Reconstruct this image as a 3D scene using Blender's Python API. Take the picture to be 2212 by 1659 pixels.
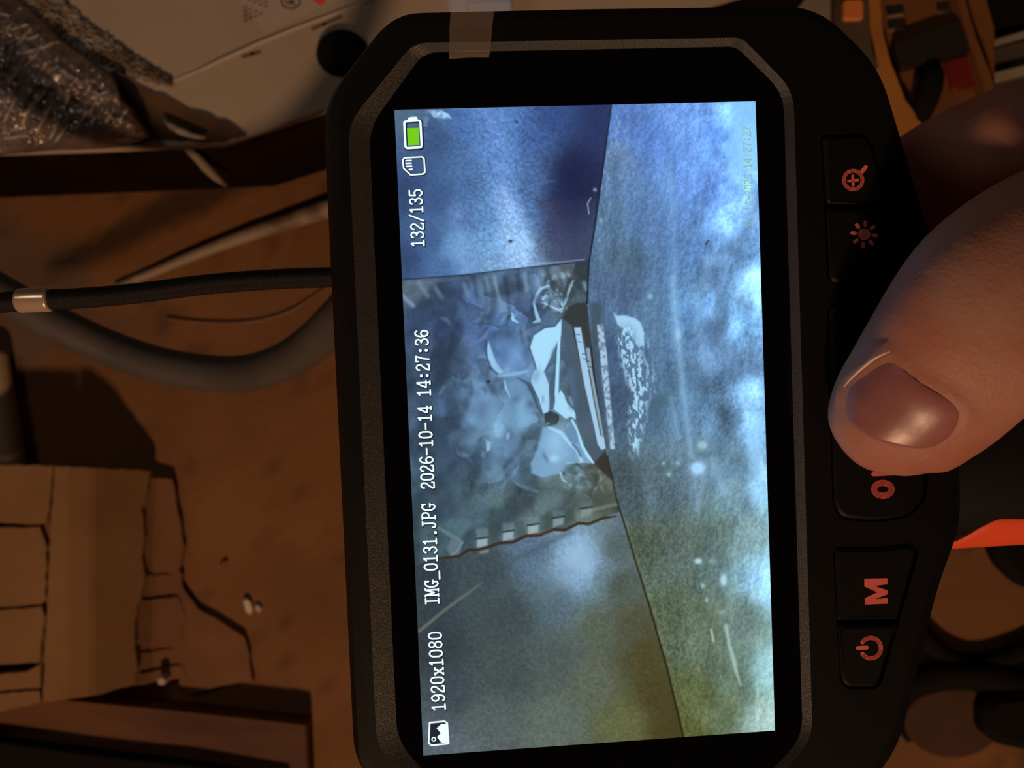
import bpy, bmesh, math, random
import numpy as np
from mathutils import Vector, Matrix
from mathutils.geometry import tessellate_polygon as _tess
from mathutils.bvhtree import BVHTree

for _o in list(bpy.data.objects):
    bpy.data.objects.remove(_o, do_unlink=True)
SC = bpy.context.scene
COL = SC.collection
random.seed(4)
RNG = np.random.default_rng(7)

# ------------------------------------------------------------------ camera, world, light, exposure
IMG_W, IMG_H, FPX = 2212.0, 1659.0, 2400.0
CAM_Z = 0.46
cam_data = bpy.data.cameras.new('camera')
cam_data.sensor_fit = 'HORIZONTAL'
cam_data.sensor_width = 36.0
cam_data.lens = FPX / IMG_W * 36.0
cam_data.clip_start = 0.005
cam_data.clip_end = 50
cam_data.dof.use_dof = True
cam_data.dof.focus_distance = 0.162
cam_data.dof.aperture_fstop = 40.0
cam = bpy.data.objects.new('camera', cam_data)
cam.location = (0, 0, CAM_Z)
COL.objects.link(cam)
SC.camera = cam

world = bpy.data.worlds.new('world')
SC.world = world
world.use_nodes = True
wbg = world.node_tree.nodes['Background']
wbg.inputs[0].default_value = (1.0, 0.68, 0.50, 1)
wbg.inputs[1].default_value = 0.016

lamp = bpy.data.lights.new('work_lamp', 'POINT')
lamp.color = (1.0, 0.60, 0.34)
lamp.energy = 18.8
lamp.shadow_soft_size = 0.035
lamp_o = bpy.data.objects.new('work_lamp', lamp)
lamp_o.location = (-0.05, -0.80, 0.84)
COL.objects.link(lamp_o)

room = bpy.data.lights.new('room_lamp', 'AREA')
room.color = (1.0, 0.86, 0.76)
room.energy = 0.65
room.size = 0.25
room_o = bpy.data.objects.new('room_lamp', room)
room_o.location = (-0.75, 0.45, 1.15)
room_o.rotation_euler = (Vector((0, 0, 0.2)) - Vector(room_o.location)).to_track_quat('-Z', 'Y').to_euler()
COL.objects.link(room_o)

SC.view_settings.view_transform = 'Standard'
SC.view_settings.look = 'None'
SC.view_settings.gamma = 1.0
SC.view_settings.use_curve_mapping = False
SC.view_settings.exposure = 0.0

# ------------------------------------------------------------------ helpers
def tessellate_polygon(loops):
    k = 1000.0 if max(abs(c) for L in loops for v in L for c in v) < 5 else 1.0
    return _tess([[Vector(v) * k for v in L] for L in loops])

def at(px, py, d):
    """point seen at pixel (px, py) at distance d below the camera"""
    return Vector(((px - 1106.0) / FPX * d, -(py - 829.5) / FPX * d, CAM_Z - d))

def fl(px, py, z=0.0):
    return at(px, py, CAM_Z - z)

def lin(r, g, b):
    f = lambda v: (v / 255 / 12.92) if v / 255 <= 0.04045 else ((v / 255 + 0.055) / 1.055) ** 2.4
    return (f(r), f(g), f(b), 1.0)

def mat(name, col, rough=0.6, metal=0.0, col2=None, scale=60.0, bump=0.0, bscale=None, detail=4.0,
        sub=0.0, emit=None, spec=0.5, stretch=None, contrast=(0.35, 0.65)):
    m = bpy.data.materials.new(name)
    m.use_nodes = True
    nt = m.node_tree
    b = nt.nodes['Principled BSDF']
    b.inputs['Roughness'].default_value = rough
    b.inputs['Metallic'].default_value = metal
    b.inputs['Specular IOR Level'].default_value = spec
    b.inputs['Base Color'].default_value = (*col[:3], 1)
    tc = nt.nodes.new('ShaderNodeTexCoord')
    mp = nt.nodes.new('ShaderNodeMapping')
    if stretch:
        mp.inputs['Scale'].default_value = stretch
    nt.links.new(tc.outputs['Object'], mp.inputs[0])
    if col2:
        n = nt.nodes.new('ShaderNodeTexNoise')
        n.inputs['Scale'].default_value = scale
        n.inputs['Detail'].default_value = detail
        nt.links.new(mp.outputs[0], n.inputs['Vector'])
        r = nt.nodes.new('ShaderNodeValToRGB')
        r.color_ramp.elements[0].position = contrast[0]
        r.color_ramp.elements[1].position = contrast[1]
        r.color_ramp.elements[0].color = (*col[:3], 1)
        r.color_ramp.elements[1].color = (*col2[:3], 1)
        nt.links.new(n.outputs['Fac'], r.inputs[0])
        nt.links.new(r.outputs[0], b.inputs['Base Color'])
    if bump:
        n2 = nt.nodes.new('ShaderNodeTexNoise')
        n2.inputs['Scale'].default_value = bscale or scale * 4
        n2.inputs['Detail'].default_value = 5
        nt.links.new(mp.outputs[0], n2.inputs['Vector'])
        bp = nt.nodes.new('ShaderNodeBump')
        bp.inputs['Strength'].default_value = bump
        bp.inputs['Distance'].default_value = 0.001
        nt.links.new(n2.outputs['Fac'], bp.inputs['Height'])
        nt.links.new(bp.outputs[0], b.inputs['Normal'])
    if sub:
        b.inputs['Subsurface Weight'].default_value = sub
        b.inputs['Subsurface Radius'].default_value = (1.0, 0.35, 0.2)
        b.inputs['Subsurface Scale'].default_value = 0.003
    if emit:
        b.inputs['Emission Color'].default_value = emit
        b.inputs['Emission Strength'].default_value = 1.0
    return m

def mesh_obj(name, verts, faces, m, parent=None, smooth=False, label=None, cat=None, group=None, kind=None):
    me = bpy.data.meshes.new(name)
    me.from_pydata([tuple(v) for v in verts], [], faces)
    me.validate()
    bm = bmesh.new(); bm.from_mesh(me)
    bmesh.ops.recalc_face_normals(bm, faces=bm.faces)
    bm.to_mesh(me); bm.free()
    me.materials.append(m)
    if smooth:
        me.polygons.foreach_set('use_smooth', [True] * len(me.polygons))
    o = bpy.data.objects.new(name, me)
    COL.objects.link(o)
    if parent is not None:
        o.parent = parent
    tag(o, label, cat, group, kind)
    return o

def tag(o, label=None, cat=None, group=None, kind=None):
    if label: o['label'] = label
    if cat: o['category'] = cat
    if group: o['group'] = group
    if kind: o['kind'] = kind
    return o

def thing(name, label, cat, loc=(0, 0, 0), group=None):
    o = bpy.data.objects.new(name, None)
    o.empty_display_size = 0.01
    o.location = loc
    COL.objects.link(o)
    return tag(o, label, cat, group)

def round_poly(pts, r=6.0, n=5):
    """round the corners of a 2D polygon; r is the cut length"""
    out = []
    N = len(pts)
    for i in range(N):
        p0 = np.array(pts[i - 1], float); p = np.array(pts[i], float); p1 = np.array(pts[(i + 1) % N], float)
        rr = pts[i][2] if len(pts[i]) > 2 else r
        p0, p, p1 = p0[:2], p[:2], p1[:2]
        a = p0 - p; b = p1 - p
        la, lb = np.linalg.norm(a), np.linalg.norm(b)
        k = min(rr, la * 0.49, lb * 0.49)
        if k < 1e-7:
            out.append(tuple(p)); continue
        A = p + a / la * k; B = p + b / lb * k
        for j in range(n + 1):
            t = j / n
            out.append(tuple((1 - t) ** 2 * A + 2 * t * (1 - t) * p + t * t * B))
    return out

def prism(name, top, thick, m, parent=None, bevel=0.0, origin=(0, 0, 0), **kw):
    """solid from a top outline (3D points, any plane), going straight down by thick (world z)"""
    o0 = Vector(origin)
    n = len(top)
    V = [Vector(p) - o0 for p in top]
    if bevel:
        c = sum(V, Vector()) / n
        ins = [v + (c - v).normalized() * bevel for v in V]
        loops = [ins, [v - Vector((0, 0, bevel)) for v in V], [v - Vector((0, 0, thick)) for v in V]]
    else:
        loops = [V, [v - Vector((0, 0, thick)) for v in V]]
    verts = [v for L in loops for v in L]
    faces = []
    for k in range(len(loops) - 1):
        for i in range(n):
            j = (i + 1) % n
            faces.append((k * n + i, k * n + j, (k + 1) * n + j, (k + 1) * n + i))
    for tri in tessellate_polygon([loops[0]]):
        faces.append(tuple(tri))
    for tri in tessellate_polygon([loops[-1]]):
        faces.append(tuple(t + (len(loops) - 1) * n for t in tri))
    return mesh_obj(name, verts, faces, m, parent, **kw)

def spline(pts, n):
    """Catmull-Rom through points of any dimension"""
    P = np.array(pts, float)
    P = np.vstack([2 * P[0] - P[1], P, 2 * P[-1] - P[-2]])
    S = len(P) - 3
    out = []
    for k in range(n):
        t = k / (n - 1) * S
        i = min(int(t), S - 1); u = t - i
        a, b, c, d = P[i], P[i + 1], P[i + 2], P[i + 3]
        out.append(0.5 * (2 * b + (c - a) * u + (2 * a - 5 * b + 4 * c - d) * u * u + (3 * b - a - 3 * c + d) * u ** 3))
    return np.array(out)

def tube_geo(path, radii, seg=12, caps=True):
    path = [Vector(p) for p in path]
    n = len(path)
    if not hasattr(radii, '__len__'):
        radii = [radii] * n
    verts, faces = [], []
    up = None
    for i in range(n):
        t = (path[min(i + 1, n - 1)] - path[max(i - 1, 0)]).normalized()
        if up is None:
            up = Vector((0, 0, 1)) if abs(t.z) < 0.9 else Vector((1, 0, 0))
        up = (up - t * up.dot(t)).normalized()
        s = t.cross(up)
        for k in range(seg):
            a = 2 * math.pi * k / seg
            verts.append(path[i] + (s * math.cos(a) + up * math.sin(a)) * radii[i])
    for i in range(n - 1):
        for k in range(seg):
            k2 = (k + 1) % seg
            faces.append((i * seg + k, i * seg + k2, (i + 1) * seg + k2, (i + 1) * seg + k))
    if caps:
        faces.append(tuple(range(seg)))
        faces.append(tuple((n - 1) * seg + k for k in range(seg)))
    return verts, faces

def tube(name, path, radii, m, seg=12, parent=None, **kw):
    v, f = tube_geo(path, radii, seg)
    return mesh_obj(name, v, f, m, parent, smooth=True, **kw)

def fbm(x, y, seed=0, octaves=4, gain=0.5):
    """value noise, -1..1"""
    rs = np.random.default_rng(seed)
    tot = np.zeros_like(x, dtype=float); amp = 1.0; norm = 0
    for o in range(octaves):
        T = rs.random((128, 128)) * 2 - 1
        xi = np.floor(x).astype(int); yi = np.floor(y).astype(int)
        u = x - xi; v = y - yi
        u = u * u * (3 - 2 * u); v = v * v * (3 - 2 * v)
        g = lambda a, b: T[a % 128, b % 128]
        tot += amp * ((g(xi, yi) * (1 - u) + g(xi + 1, yi) * u) * (1 - v) + (g(xi, yi + 1) * (1 - u) + g(xi + 1, yi + 1) * u) * v)
        norm += amp; amp *= gain
        x = x * 2.03 + 17.3; y = y * 2.03 + 5.1
    return tot / norm

def sstep(a, b, x):
    t = np.clip((x - a) / (b - a), 0, 1)
    return t * t * (3 - 2 * t)

def seg_dist(X, Y, pts, widths=None):
    D = np.full(X.shape, 1e9)
    for i in range(len(pts) - 1):
        ax, ay = pts[i]; bx, by = pts[i + 1]
        dx, dy = bx - ax, by - ay
        t = np.clip(((X - ax) * dx + (Y - ay) * dy) / (dx * dx + dy * dy + 1e-9), 0, 1)
        d = np.hypot(X - ax - t * dx, Y - ay - t * dy)
        if widths is not None:
            d = d - (widths[i] * (1 - t) + widths[i + 1] * t)
        D = np.minimum(D, d)
    return D

def poly_sd(X, Y, pts):
    """signed distance to polygon, negative inside"""
    D = seg_dist(X, Y, list(pts) + [pts[0]])
    ins = np.zeros(X.shape, bool)
    n = len(pts)
    for i in range(n):
        x1, y1 = pts[i]; x2, y2 = pts[(i + 1) % n]
        if y1 == y2: continue
        c = ((y1 > Y) != (y2 > Y)) & (X < (x2 - x1) * (Y - y1) / (y2 - y1) + x1)
        ins ^= c
    return np.where(ins, -D, D)

# ------------------------------------------------------------------ materials
M = {}
M['housing'] = mat('black_plastic', (0.0045, 0.004, 0.0045), 0.48, bump=0.12, bscale=9000, spec=0.22)
M['slope'] = mat('satin_black_plastic', (0.030, 0.026, 0.023), 0.40, bump=0.3, bscale=7000, spec=0.8)
M['glass'] = mat('black_glass', (0.002, 0.002, 0.003), 0.06, spec=0.35)
M['rubber'] = mat('button_rubber', (0.004, 0.0038, 0.004), 0.5, bump=0.1, bscale=8000, spec=0.22)
M['symbol'] = mat('red_print', (0.85, 0.16, 0.13), 0.6, col2=(0.9, 0.20, 0.16), scale=4000, spec=0.3)
M['orange'] = mat('orange_rubber', (0.92, 0.10, 0.035), 0.5, bump=0.1, bscale=4000, spec=0.3)
M['copper'] = mat('brass_ferrule', (0.85, 0.62, 0.44), 0.24, 0.55)
M['cable'] = mat('black_braid', (0.0065, 0.005, 0.0045), 0.5, bump=0.4, bscale=6000, spec=0.35)
M['hose'] = mat('grey_rubber', (0.065, 0.055, 0.048), 0.6, col2=(0.09, 0.074, 0.064), scale=60)
M['pale_rod'] = mat('worn_pale_paint', (0.34, 0.25, 0.19), 0.6, col2=(0.16, 0.10, 0.06), scale=45, contrast=(0.5, 0.62))
M['wire'] = mat('red_brown_wire', (0.20, 0.09, 0.05), 0.5)
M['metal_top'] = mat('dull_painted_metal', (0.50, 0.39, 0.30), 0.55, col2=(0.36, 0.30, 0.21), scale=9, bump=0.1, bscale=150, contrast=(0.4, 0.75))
M['shade_side'] = mat('shade_brown_side', (0.014, 0.006, 0.003), 0.95, col2=(0.008, 0.0035, 0.0015), scale=25, spec=0.05)
M['sticker'] = mat('sticker_paper', (0.50, 0.41, 0.35), 0.6)
M['ink'] = mat('faded_ink', (0.16, 0.11, 0.085), 0.7)
M['redink'] = mat('red_ink', (0.75, 0.10, 0.05), 0.6)
M['black'] = mat('black_rubber', (0.0075, 0.006, 0.005), 0.85, bump=0.1, bscale=600, spec=0.15)
M['foil'] = mat('crinkled_foil', (0.46, 0.40, 0.37), 0.30, 0.6, col2=(0.28, 0.21, 0.19), scale=22, bump=0.15, bscale=220)
M['thread'] = mat('glass_fibre_thread', (0.50, 0.45, 0.40), 0.5)
M['fluff'] = mat('grey_flaky_plaster', (0.38, 0.33, 0.28), 0.9, col2=(0.20, 0.15, 0.11), scale=140, bump=1.0, bscale=500)
M['rust'] = mat('rusty_brown_paper', (0.028, 0.010, 0.004), 0.9, col2=(0.13, 0.065, 0.03), scale=30, bump=0.3, bscale=200)
M['card'] = mat('cardboard', (0.29, 0.155, 0.066), 0.9, col2=(0.25, 0.128, 0.052), scale=40, bump=0.15, bscale=400)
M['card_low'] = mat('cardboard_lower_ply', (0.22, 0.10, 0.045), 0.9, col2=(0.18, 0.08, 0.035), scale=40, bump=0.15, bscale=400)
M['plank'] = mat('red_brown_wood', (0.16, 0.060, 0.020), 0.75, col2=(0.075, 0.025, 0.009), scale=10, stretch=(1, 4, 4), bump=0.1, bscale=100)
M['beige'] = mat('beige_plastic', (0.36, 0.26, 0.15), 0.6)
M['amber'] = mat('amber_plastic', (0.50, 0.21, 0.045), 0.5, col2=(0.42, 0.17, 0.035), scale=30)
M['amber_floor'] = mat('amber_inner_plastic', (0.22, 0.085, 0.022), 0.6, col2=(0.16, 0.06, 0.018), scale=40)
M['darkpanel'] = mat('dark_panel', (0.020, 0.014, 0.012), 0.5)
M['redpatch'] = mat('dark_red_plastic', (0.16, 0.012, 0.010), 0.5)
M['pale'] = mat('pale_grey_board', (0.34, 0.28, 0.22), 0.7, col2=(0.28, 0.22, 0.17), scale=25)
M['dim_grey'] = mat('dim_brown_grey', (0.10, 0.075, 0.05), 0.7, col2=(0.06, 0.045, 0.03), scale=30)
M['orange_key'] = mat('orange_key', (0.85, 0.27, 0.08), 0.5)
M['crumb'] = mat('white_crumb', (0.75, 0.60, 0.50), 0.8)
M['blue_paper'] = mat('pale_blue_paper', (0.42, 0.52, 0.80), 0.7)

# ------------------------------------------------------------------ floor
def build_floor():
    nx, ny = 220, 170
    xs = np.linspace(-0.62, 0.62, nx); ys = np.linspace(-0.45, 0.45, ny)
    X, Y = np.meshgrid(xs, ys)
    PX = 1106 + X / CAM_Z * FPX; PY = 829.5 - Y / CAM_Z * FPX
    base = np.stack([np.full(X.shape, v) for v in (0.215, 0.092, 0.031)], -1)
    n = fbm(PX / 160, PY / 160, 3, 5)[..., None]
    base = base * (1 + 0.30 * n)
    dust = sstep(0.0, 0.5, fbm(PX / 120, PY / 120, 9, 4) + 0.9 - np.hypot((PX - 40) / 330, (PY - 640) / 260))[..., None]
    base = base * (1 - 0.55 * dust) + np.array([0.105, 0.078, 0.058]) * 0.55 * dust
    st = sstep(34, 4, seg_dist(PX, PY, [(120, 575), (230, 530), (330, 470), (430, 425), (520, 380)], [0, 10, 16, 20, 8]))[..., None]  # diagonal shadow band, painted darker into the floor colour
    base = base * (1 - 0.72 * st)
    sp = sstep(0.35, 0.6, fbm(PX / 28, PY / 28, 21, 3))[..., None]
    base = base * (1 - 0.35 * sp)
    Z = 0.0006 * fbm(PX / 70, PY / 70, 5, 4)
    verts = np.stack([X, Y, Z], -1).reshape(-1, 3)
    idx = np.arange(nx * ny).reshape(ny, nx)
    faces = np.stack([idx[:-1, :-1], idx[:-1, 1:], idx[1:, 1:], idx[1:, :-1]], -1).reshape(-1, 4)
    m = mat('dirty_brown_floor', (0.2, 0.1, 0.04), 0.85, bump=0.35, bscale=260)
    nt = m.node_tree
    a = nt.nodes.new('ShaderNodeVertexColor'); a.layer_name = 'StainAndShade'
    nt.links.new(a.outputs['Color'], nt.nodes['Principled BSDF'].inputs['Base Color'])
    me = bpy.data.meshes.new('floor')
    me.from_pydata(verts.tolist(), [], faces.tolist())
    ca = me.color_attributes.new('StainAndShade', 'FLOAT_COLOR', 'POINT')
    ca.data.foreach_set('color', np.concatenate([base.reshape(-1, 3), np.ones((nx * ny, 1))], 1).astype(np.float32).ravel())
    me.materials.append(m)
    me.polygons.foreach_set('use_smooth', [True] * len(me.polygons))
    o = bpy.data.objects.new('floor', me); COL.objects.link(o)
    tag(o, 'dirty brown work surface with stains, grey dust and a painted shadow band', None, None, 'structure')
build_floor()

# ------------------------------------------------------------------ the monitor: pose and local frame
# rotation vector and position of the display centre (screen plane is local z = 0, +z to the viewer)
RV = Vector((0.04133387, 0.08174798, 0.04251885))
ROT = Matrix.Rotation(RV.length, 3, RV.normalized())
POS = Vector((0.01153951, -0.00656783, CAM_Z - 0.16546056))
CAMP = Vector((0, 0, CAM_Z))
RINV = ROT.transposed()

def loc(px, py, h=0.0):
    """pixel -> local point of the monitor on the plane z = h"""
    d = RINV @ Vector(((px - 1106.0) / FPX, -(py - 829.5) / FPX, -1.0))
    o = RINV @ (CAMP - POS)
    t = (h - o.z) / d.z
    return o + d * t

def to_px(v):
    w = ROT @ v + POS - CAMP
    return 1106 + FPX * w.x / -w.z, 829.5 - FPX * w.y / -w.z

def dev2world(v):
    return ROT @ v + POS

mon = thing('endoscope_monitor', 'black handheld endoscope monitor with lit screen, red-marked buttons and orange-striped grip', 'monitor')
mon.location = POS
mon.rotation_mode = 'QUATERNION'
mon.rotation_quaternion = ROT.to_quaternion()

ZF = 0.0010      # front face height above the screen plane

def mirrored(px_pts, h):
    """upper half outline in pixels -> closed local outline, mirrored about the long axis of the device"""
    up = [loc(p[0], p[1], h) for p in px_pts]
    rr = [(p[2] if len(p) > 2 else 0.0) for p in px_pts]
    pts = [(v.x, v.y, r) for v, r in zip(up, rr)]
    low = [(v.x, -v.y, r) for v, r in zip(up, rr)][::-1]
    return pts + low

def offset(poly, d):
    P = np.array([p[:2] for p in poly]); n = len(P)
    area = 0.5 * np.sum(P[:, 0] * np.roll(P[:, 1], -1) - np.roll(P[:, 0], -1) * P[:, 1])
    sgn = 1 if area > 0 else -1
    e = np.roll(P, -1, 0) - P
    e /= np.linalg.norm(e, axis=1)[:, None] + 1e-12
    nrm = np.stack([e[:, 1], -e[:, 0]], 1) * sgn
    v = nrm + np.roll(nrm, 1, 0)
    v /= (np.linalg.norm(v, axis=1)[:, None] + 1e-12)
    c = np.clip(np.sum(v * nrm, 1), 0.5, 1)
    return [tuple(q) for q in P + v * (d / c)[:, None]]

def ring_faces(a, b, n):
    return [(a + i, a + (i + 1) % n, b + (i + 1) % n, b + i) for i in range(n)]

# silhouette of the housing (upper half measured, mirrored below)
SIL = [(698, 225, .0042), (846, 33, .0042), (1240, 24), (1748, 17, .0055), (1886, 152, .005), (1992, 508, .004), (2048, 640, .004)]
H_S = -0.0035
sil = round_poly(mirrored(SIL, H_S), .003, 6)
front = offset(sil, -0.0024)
lower = offset(sil, -0.0004)
back = offset(sil, -0.0035)
# opening around the glass
OPN = [(751, 268, .003), (893, 93, .002), (1602, 81, .0012), (1714, 195, .003)]
opening = round_poly(mirrored(OPN, ZF), .002, 5)
OPI = [(797, 276, .003), (915, 113, .002), (1590, 100, .0012), (1693, 200, .003)]
inner = round_poly(mirrored(OPI, 0.0002), .002, 5)

# button recesses, all measured in pixels on the front face
PAD_TOP = [(1772, 290, 16), (1868, 287, 22), (1886, 308, 20), (1936, 470, 30), (1962, 600, 40), (1905, 618, 30), (1788, 616, 24)]
PAD_OK = [(1786, 655, 30), (1880, 640, 40), (1985, 660, 40), (2006, 880, 60), (2004, 1075, 40), (1968, 1118, 40), (1890, 1130, 60), (1815, 1122, 30), (1798, 1090, 40)]
PAD_LOW = [(1799, 1180, 20), (1895, 1182, 40), (1962, 1172, 30), (1986, 1185, 16), (1978, 1220, 30), (1906, 1470, 24), (1895, 1489, 16), (1815, 1489, 30)]
def pad_loop(pxs, h):
    return [loc(x, y, h) for x, y in round_poly(pxs, 10, 5)]
pads = [pad_loop(p, ZF) for p in (PAD_TOP, PAD_OK, PAD_LOW)]

def build_housing():
    V, F = [], []
    n = len(sil)
    def add(loop, z):
        s = len(V)
        V.extend([Vector((p[0], p[1], z)) for p in loop])
        return s
    a = add(front, ZF)
    a2 = add(offset(sil, -0.0010), 0.0008)
    b = add(sil, H_S)
    c = add(lower, -0.0130)
    d = add(back, -0.0185)
    for p, q in ((a, a2), (a2, b), (b, c), (c, d)):
        F.extend(ring_faces(p, q, n))
    F.append(tuple(d + i for i in range(n)))
    # front face with holes
    loops = [[Vector((p[0], p[1], 0)) for p in front], [Vector((p[0], p[1], 0)) for p in opening]]
    loops += [[Vector((v.x, v.y, 0)) for v in L] for L in pads]
    st = [a, add(opening, ZF)]
    for L in pads:
        st.append(add([(v.x, v.y) for v in L], ZF))
    flat = []
    for s, L in zip(st, loops):
        flat += [s + i for i in range(len(L))]
    for t in tessellate_polygon(loops):
        F.append(tuple(flat[i] for i in t))
    # button wells
    for s, L in zip(st[2:], pads):
        m = len(L)
        w = add([(v.x, v.y) for v in L], ZF - 0.0016)
        F.extend(ring_faces(s, w, m))
        F.append(tuple(w + i for i in range(m)))
    o = mesh_obj('housing', V, F, M['housing'], mon)
    bpy_bevel = o.modifiers.new('bevel', 'BEVEL')
    bpy_bevel.width = 0.00028; bpy_bevel.segments = 2; bpy_bevel.limit_method = 'ANGLE'; bpy_bevel.angle_limit = math.radians(35)
    return o
build_housing()

def build_bezel():
    n = len(opening)
    V = [Vector((p[0], p[1], ZF)) for p in opening] + [Vector((p[0], p[1], 0.0001)) for p in inner]
    V += [Vector((p[0], p[1], -0.002)) for p in inner] + [Vector((p[0], p[1], -0.002)) for p in opening]
    F = ring_faces(0, n, n) + ring_faces(n, 2 * n, n) + ring_faces(2 * n, 3 * n, n) + ring_faces(3 * n, 0, n)
    mesh_obj('screen_bezel', V, F, M['slope'], mon, label='sloping satin edge around the glass')
    g = [Vector((p[0], p[1], 0.0)) for p in offset(inner, 0.0004)]
    prism('cover_glass', g, 0.0015, M['glass'], mon, label='black glossy glass around the display')
build_bezel()

# ------------------------------------------------------------------ grip with orange side strips
def build_grip():
    # body of the grip: rounded section swept along local x
    x0, x1 = loc(1960, 900, 0).x, loc(2212, 900, 0).x + 0.085
    nseg, ns = 48, 30
    zc = -0.0100
    hw_end = loc(2212, 1176, -0.006).y
    hw = abs(hw_end)
    def sec(x, grow=0.0):
        t = (x - x0) / (x1 - x0)
        w = hw * (1 + 0.02 * math.sin(t * 5)) + grow
        th = 0.0105 + 0.002 * min(1, t * 3) + grow
        out = []
        for k in range(nseg):
            a = 2 * math.pi * k / nseg
            ca, sa = math.cos(a), math.sin(a)
            e = 0.92
            out.append(Vector((x, math.copysign(abs(ca) ** e, ca) * w, zc + math.copysign(abs(sa) ** e, sa) * th)))
        return out
    V, F = [], []
    for i in range(ns):
        V += sec(x0 + (x1 - x0) * i / (ns - 1))
    for i in range(ns - 1):
        F += ring_faces(i * nseg, (i + 1) * nseg, nseg)
    F.append(tuple(range(nseg))); F.append(tuple((ns - 1) * nseg + k for k in range(nseg)))
    mesh_obj('grip', V, F, M['housing'], mon, smooth=True)
    # orange strips along both flanks, with a pointed front end
    for sgn in (-1, 1):
        V, F = [], []
        na, nx = 14, 70
        xs0 = loc(2022, 1180, -0.006).x
        for i in range(nx):
            f = i / (nx - 1)
            x = xs0 + (x1 - 0.01 - xs0) * (f ** 1.8)
            open_ = math.sin(math.pi / 2 * min(1.0, (x - xs0) / 0.0095 + 1e-3)) ** 0.6
            top_z = zc + 0.0078 * (open_ * 1.3 - 0.3)
            bot_z = zc - 0.0050
            for k in range(na + 1):
                z = bot_z + (top_z - bot_z) * k / na
                th = 0.0105 + 0.002 * min(1, (x - x0) / (x1 - x0) * 3)
                q = min(0.999, abs(z - zc) / th)
                y = hw * (1 - q ** (2 / 0.92)) ** (0.92 / 2)
                V.append(Vector((x, sgn * (y + 0.0007), z)))
            for k in range(na + 1):
                p = V[len(V) - na - 1]
                V.append(Vector((p.x, p.y - sgn * 0.0020, p.z)))
        w = 2 * (na + 1)
        for i in range(nx - 1):
            for k in range(na):
                a = i * w + k; b = a + w
                F.append((a, a + 1, b + 1, b))
                a += na + 1; b += na + 1
                F.append((a, a + 1, b + 1, b))
            for k in (0, na):
                a = i * w + k; b = a + w
                F.append((a, b, b + na + 1, a + na + 1))
        mesh_obj('accent_strip', V, F, M['orange'], mon, smooth=True, label='bright orange strip along the side of the grip')
build_grip()

# ------------------------------------------------------------------ buttons and their symbols
def button(name, pxs, split, top=0.0002, gap=0.00035):
    """pxs: rounded pixel outline on the front face"""
    L = [loc(x, y, ZF) for x, y in round_poly(pxs, 10, 5)]
    P = [(v.x, v.y) for v in L]
    o1 = offset(P, -gap); o2 = offset(P, -gap - 0.0005)
    n = len(P)
    z1 = ZF + top
    V = [Vector((p[0], p[1], ZF - 0.0017)) for p in o1] + [Vector((p[0], p[1], z1 - 0.0004)) for p in o1] + [Vector((p[0], p[1], z1)) for p in o2]
    F = ring_faces(0, n, n) + ring_faces(n, 2 * n, n)
    for t in tessellate_polygon([V[2 * n:3 * n]]):
        F.append(tuple(2 * n + i for i in t))
    F.append(tuple(range(n)))
    return mesh_obj(name, V, F, M['rubber'], mon)

b_zoom = button('zoom_button', [(1772, 290, 16), (1868, 287, 22), (1886, 308, 20), (1930, 446, 6), (1782, 444, 6)], 0)
b_light = button('light_button', [(1782, 446, 6), (1930, 448, 6), (1936, 470, 30), (1962, 600, 40), (1905, 618, 30), (1788, 616, 24)], 0)
b_ok = button('ok_button', PAD_OK, 0)
b_menu = button('menu_button', [(1799, 1180, 20), (1895, 1182, 40), (1962, 1172, 30), (1986, 1185, 16), (1978, 1220, 30), (1943, 1342, 6), (1805, 1344, 6)], 0)
b_power = button('power_button', [(1805, 1346, 6), (1942, 1345, 6), (1906, 1470, 24), (1895, 1489, 16), (1815, 1489, 30)], 0)

ZB = ZF + 0.00027
def strokes_geo(strokes, w, proj, capn=6):
    """flat ribbons with round ends in pixel space, projected by proj(px,py)"""
    V, F = [], []
    for pts in strokes:
        ww = w
        if isinstance(pts, tuple): pts, ww = pts
        P = [np.array(p, float) for p in pts]
        for i in range(len(P) - 1):
            a, b = P[i], P[i + 1]
            d = b - a; L = np.linalg.norm(d)
            if L < 1e-6: d = np.array([1.0, 0]); L = 1
            ang = math.atan2(d[1], d[0])
            loop = []
            for k in range(capn + 1):
                t = ang - math.pi / 2 + math.pi * k / capn
                loop.append(b + ww / 2 * np.array([math.cos(t), math.sin(t)]))
            for k in range(capn + 1):
                t = ang + math.pi / 2 + math.pi * k / capn
                loop.append(a + ww / 2 * np.array([math.cos(t), math.sin(t)]))
            s = len(V)
            V += [proj(q[0], q[1]) for q in loop]
            F.append(tuple(range(s, s + len(loop))))
    return V, F
def poly_geo(polys, proj):
    V, F = [], []
    for P in polys:
        s = len(V)
        V += [proj(*q) for q in P]
        for t in tessellate_polygon([[Vector((q[0], q[1], 0)) for q in P]]):
            F.append(tuple(s + i for i in t))
    return V, F
def join_geo(*gs):
    V, F = [], []
    for v, f in gs:
        s = len(V); V += v; F += [tuple(s + i for i in q) for q in f]
    return V, F
def flat_obj(name, geo, m, parent, label=None):
    V, F = geo
    me = bpy.data.meshes.new(name)
    me.from_pydata([tuple(v) for v in V], [], F)
    bm = bmesh.new(); bm.from_mesh(me)
    for f in bm.faces:
        f.normal_update()
        if f.normal.z < 0: f.normal_flip()
    bm.to_mesh(me); bm.free()
    me.materials.append(m)
    o = bpy.data.objects.new(name, me); COL.objects.link(o)
    o.parent = parent
    if label: o['label'] = label
    return o
def circ(cx, cy, r, n=32, a0=0.0, a1=2 * math.pi, ry=None):
    return [(cx + r * math.cos(a0 + (a1 - a0) * k / n), cy + (ry or r) * math.sin(a0 + (a1 - a0) * k / n)) for k in range(n + 1)]
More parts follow.
